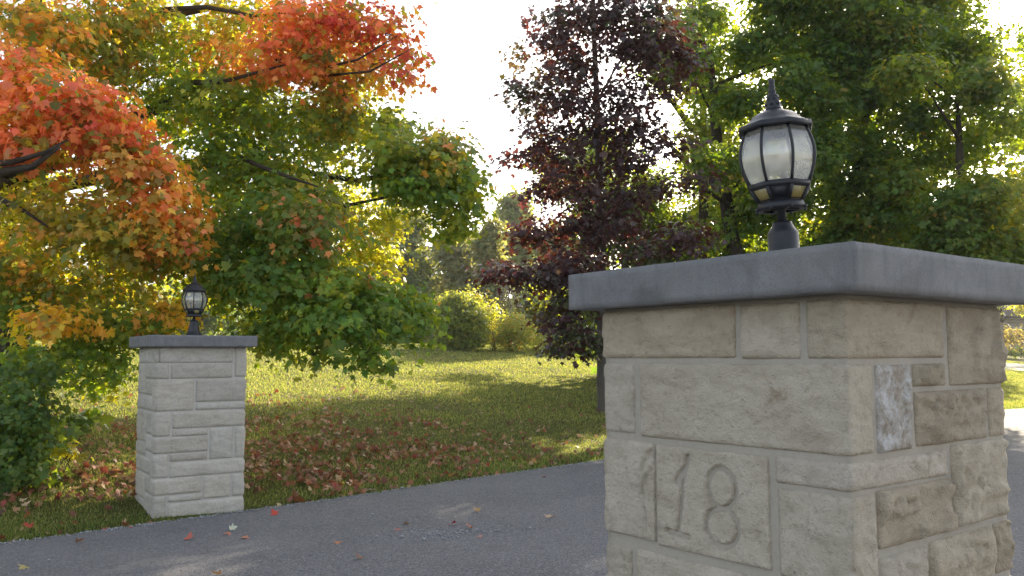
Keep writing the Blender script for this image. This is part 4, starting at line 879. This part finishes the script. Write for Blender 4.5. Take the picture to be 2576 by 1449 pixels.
ga = A_([(.042, .074, .016), (.070, .098, .022), (.13, .135, .036), (.26, .22, .095)]); gi = R.choice(4, len(x), p=[.28, .34, .26, .12]); gc = ga[gi] * (1 + .25 * pt[:, None]) * (1 + .2 * R.randn(len(x), 1)); gc = gc * (1 - near_edge[:, None] * A_([.35, .0, .2]))
N = np.column_stack([R.randn(len(x)), R.randn(len(x)), .3 * R.rand(len(x))]); T = np.column_stack([.55 * R.randn(len(x)), .55 * R.randn(len(x)), np.ones(len(x))])
BL3 = BLADE[0] * A_([1, 1, 1]); O = np.column_stack([x, y, zz - .006])
B_, T_, N_ = basis(N, T); wd = (.0068 + .00095 * np.maximum(d - 7, 0))
V = np.stack([O - B_ * wd[:, None] * .5, O + B_ * wd[:, None] * .5, O + T_ * hh[:, None] + N_ * hh[:, None] * .3], 1).reshape(-1, 3)
obj('grass', mesh('grass', V, np.arange(len(V)).reshape(-1, 3), GRASS, np.repeat(np.clip(gc, .01, .5), 3, 0)), kind='stuff')

# fallen leaves: thick under the big maple, thinning out to the right and back
n = 26000; px = R.uniform(-40, 1540, n); d = 7 + 13 * R.rand(n) ** 1.3; x = (px - 1288) / F * d; y = d
dens = .024 + .66 * np.exp(-((x + 3.4) / 2.3) ** 2 - ((y - 12.9) / 2.6) ** 2) + .30 * np.exp(-((x + 3.9) / 2.2) ** 2 - ((y - 9.6) / 2.2) ** 2) + .15 * np.exp(-((x + .9) / 2.0) ** 2 - ((y - 12.6) / 2.6) ** 2)
clump = np.clip(.6 + 1.1 * fbm(np.stack([x * 1.5, y * 1.5, x * 0 + 4], -1), 3), .12, 1.6)
ok = (R.rand(n) < dens * clump * 1.3) & (y > edge_y(x) + .02)
ok &= ~((np.abs(x + 3.25) < .75) & (np.abs(y - 9) < .72))
x, y, d = x[ok], y[ok], d[ok]; m_ = len(x)
O = np.column_stack([x, y, lawn_z(x, y) + .040 + .018 * R.rand(m_)]); N = np.column_stack([.62 * R.randn(m_, 2), np.ones(m_) * .7]); T = np.column_stack([R.randn(m_, 2), .15 * R.randn(m_)])
Cc = colours('fallen', m_, .25); ss = .047 * np.exp(.22 * R.randn(m_))
CURL = [fan([(0, 0), (.24, -.08), (.64, .04), (.46, .18), (.38, .32), (.66, .44), (.90, .70), (.62, .70), (.34, .62), (.36, .92), (0, 1.28)], (0, .42), f_, dr) for f_, dr in ((-.5, -.3), (.45, .3), (-.15, .4), (.1, -.45))]
px, py, dd = proj(O); vis = (px > 0) & (px < 1520) & (py < 1449) & ~((px > 325) & (px < 647) & (py < 1290)) & ~((px < 130) & (py < 1200))
order = np.argsort(np.where(vis, -ss / dd, 1)); first = order[:270]
def leaf_word(c): 
    r, g_, b = c
    if r > .2 and g_ < .07: return 'red'
    if g_ > .17: return 'tan'
    if g_ > .10: return 'light brown'
    return 'dark brown'
_fm = {}
def fallen(k_shape, c, O_, N_, T_, s_, label, group):
    key = (k_shape,) + tuple(np.round(np.log(c) * 4).astype(int))
    if key not in _fm: _fm[key] = mesh('fallen_leaf', CURL[k_shape][0] - A_([0, .5, 0]), CURL[k_shape][1], DRY, np.repeat(c[None], len(CURL[k_shape][0]), 0))
    B1, T1, N1 = [q[0] for q in basis(N_[None], T_[None])]
    o = bpy.data.objects.new('fallen_leaf', _fm[key]); COL.objects.link(o); o.matrix_world = Matrix(((B1[0] * s_, T1[0] * s_, N1[0] * s_, O_[0]), (B1[1] * s_, T1[1] * s_, N1[1] * s_, O_[1]), (B1[2] * s_, T1[2] * s_, N1[2] * s_, O_[2]), (0, 0, 0, 1)))
    return tag(o, label, 'leaf', group)
for k_ in first:
    pxk, wd = px[k_], leaf_word(Cc[k_])
    band = 'near part' if dd[k_] < 9.3 else 'middle part' if dd[k_] < 10.8 else 'back part'
    place = f'on the {band} of the grass left of the far pillar' if pxk < 340 else f'in the {band} of the litter right of the far pillar' if pxk < 900 else f'on the {band} of the lawn left of the purple maple'
    edge_d = y[k_] - edge_y(x[k_])
    if edge_d < .5: place = 'at the driveway edge left of the far pillar' if pxk < 340 else 'at the driveway edge just right of the far pillar' if pxk < 900 else 'at the driveway edge towards the near pillar'
    fallen(R.randint(4), Cc[k_], O[k_], N[k_], T[k_], ss[k_], f'{wd} leaf {place}', f'{wd} fallen leaves {place}')
rest = np.ones(m_, bool); rest[first] = False
V, Fc, cc = scatter((CURL[2][0] - A_([0, .5, 0]), CURL[2][1]), O[rest], N[rest], T[rest], ss[rest], Cc[rest])
obj('leaf_litter', mesh('leaf_litter', V, Fc, DRY, cc), kind='stuff')
# single leaves on the asphalt
DL = [(200, 1363, (.24, .08, .07), 'dull red curled leaf alone on the asphalt below the left shrub'), (330, 1322, (.34, .06, .05), 'large red leaf at the foot of the far pillar on the driveway edge'), (62, 1424, (.36, .30, .12), 'yellowish leaf on the asphalt nearest the bottom left corner'),
 (691, 1292, (.45, .06, .04), 'bright red curled leaf on the asphalt right of the far pillar'), (585, 1330, (.45, .47, .36), 'pale greenish leaf on the asphalt in front of the far pillar'), (580, 1340, (.40, .14, .09), 'orange brown leaf beside the pale greenish leaf on the driveway'), (616, 1350, (.42, .17, .10), 'small tan leaf right of the pale greenish leaf on the driveway'),
 (474, 1354, (.45, .10, .07), 'tiny red leaf on the asphalt below the far pillar'), (545, 1446, (.50, .22, .09), 'orange leaf cut by the bottom edge of the picture'), (1000, 1329, (.42, .14, .12), 'pinkish red leaf in the middle of the driveway'), (1021, 1315, (.40, .22, .13), 'tan leaf just behind the pinkish red leaf on the driveway'),
 (1139, 1318, (.30, .02, .04), 'deep crimson leaf in the middle of the driveway'), (1180, 1328, (.42, .17, .11), 'salmon coloured leaf beside the deep crimson leaf'), (1205, 1346, (.42, .16, .12), 'flat pinkish leaf lying at the gravelly patch'), (1366, 1198, (.42, .05, .05), 'small red leaf on the asphalt near the near pillar by the lawn'),
 (1198, 1284, (.42, .34, .24), 'pale curled leaf on the driveway short of the lawn'), (1380, 1302, (.46, .28, .17), 'tan leaf lying near the numbered pillar face'), (1398, 1296, (.40, .22, .13), 'broken brown leaf lying just behind the tan leaf near the numbered pillar'), (850, 1362, (.44, .18, .09), 'orange brown leaf in the left middle of the driveway'), (905, 1402, (.16, .09, .05), 'dark brown leaf low in the middle of the driveway')]
for q, (px_, py_, c_, lab) in enumerate(DL):
    r = at(px_, py_, 1) - A_([0, 0, EYE]); tq = -(EYE - .02) / r[2]; p = r * tq
    fallen(q % 4, A_(c_), A_([p[0], p[1], .02]), A_([.25 * R.randn(), .25 * R.randn(), .9]), A_([R.randn(), R.randn(), .1]), .062 * R.uniform(.75, 1.1), lab, 'single leaves on the driveway')
# pebbles along the lawn edge and in a patch on the asphalt
n = 2600; x = R.uniform(-5.5, 2.2, n); y = edge_y(x) - np.abs(R.randn(n)) * .07 - .02
x2 = R.uniform(-5, 2, 500); y2 = edge_y(x2) - R.rand(500) * 4
c = at(1160, 1342, 1) - A_([0, 0, EYE]); c = c * (-EYE / c[2]); x3 = c[0] + .32 * R.randn(420); y3 = c[1] + .14 * R.randn(420) + .3 * (x3 - c[0])
X = np.concatenate([x, x2, x3]); Y = np.concatenate([y, y2, y3]); s = .006 * np.exp(.4 * R.randn(len(X))) + .001; s[n:n + 500] *= .8
base = A_([(1, 0, 0), (-1, 0, 0), (0, 1, 0), (0, -1, 0), (0, 0, .8), (0, 0, -.5)], float); Fo = A_([[0, 2, 4], [2, 1, 4], [1, 3, 4], [3, 0, 4], [2, 0, 5], [1, 2, 5], [3, 1, 5], [0, 3, 5]])
O = np.column_stack([X, Y, .006 + .4 * s + 0 * X])
V = (O[:, None] + s[:, None, None] * base[None] * (1 + .3 * R.randn(len(X), 6, 1))).reshape(-1, 3); Fo = (Fo[None] + 6 * np.arange(len(X))[:, None, None]).reshape(-1, 3)
obj('gravel', mesh('gravel', V, Fo, PEBBLE), kind='stuff')

if HAZE:
    m = bpy.data.materials.new('haze'); m.use_nodes = True; t_ = m.node_tree; t_.nodes.clear()
    o_ = t_.nodes.new('ShaderNodeOutputMaterial'); v_ = t_.nodes.new('ShaderNodeVolumePrincipled'); v_.inputs['Color'].default_value = (.93, .94, .96, 1); v_.inputs['Density'].default_value = HAZE; v_.inputs['Anisotropy'].default_value = .3
    t_.links.new(v_.outputs[0], o_.inputs['Volume'])
    mb = MB(); mb.box((-760, -340, -2), (760, 960, 45)); mb.build('haze', m, kind='stuff')
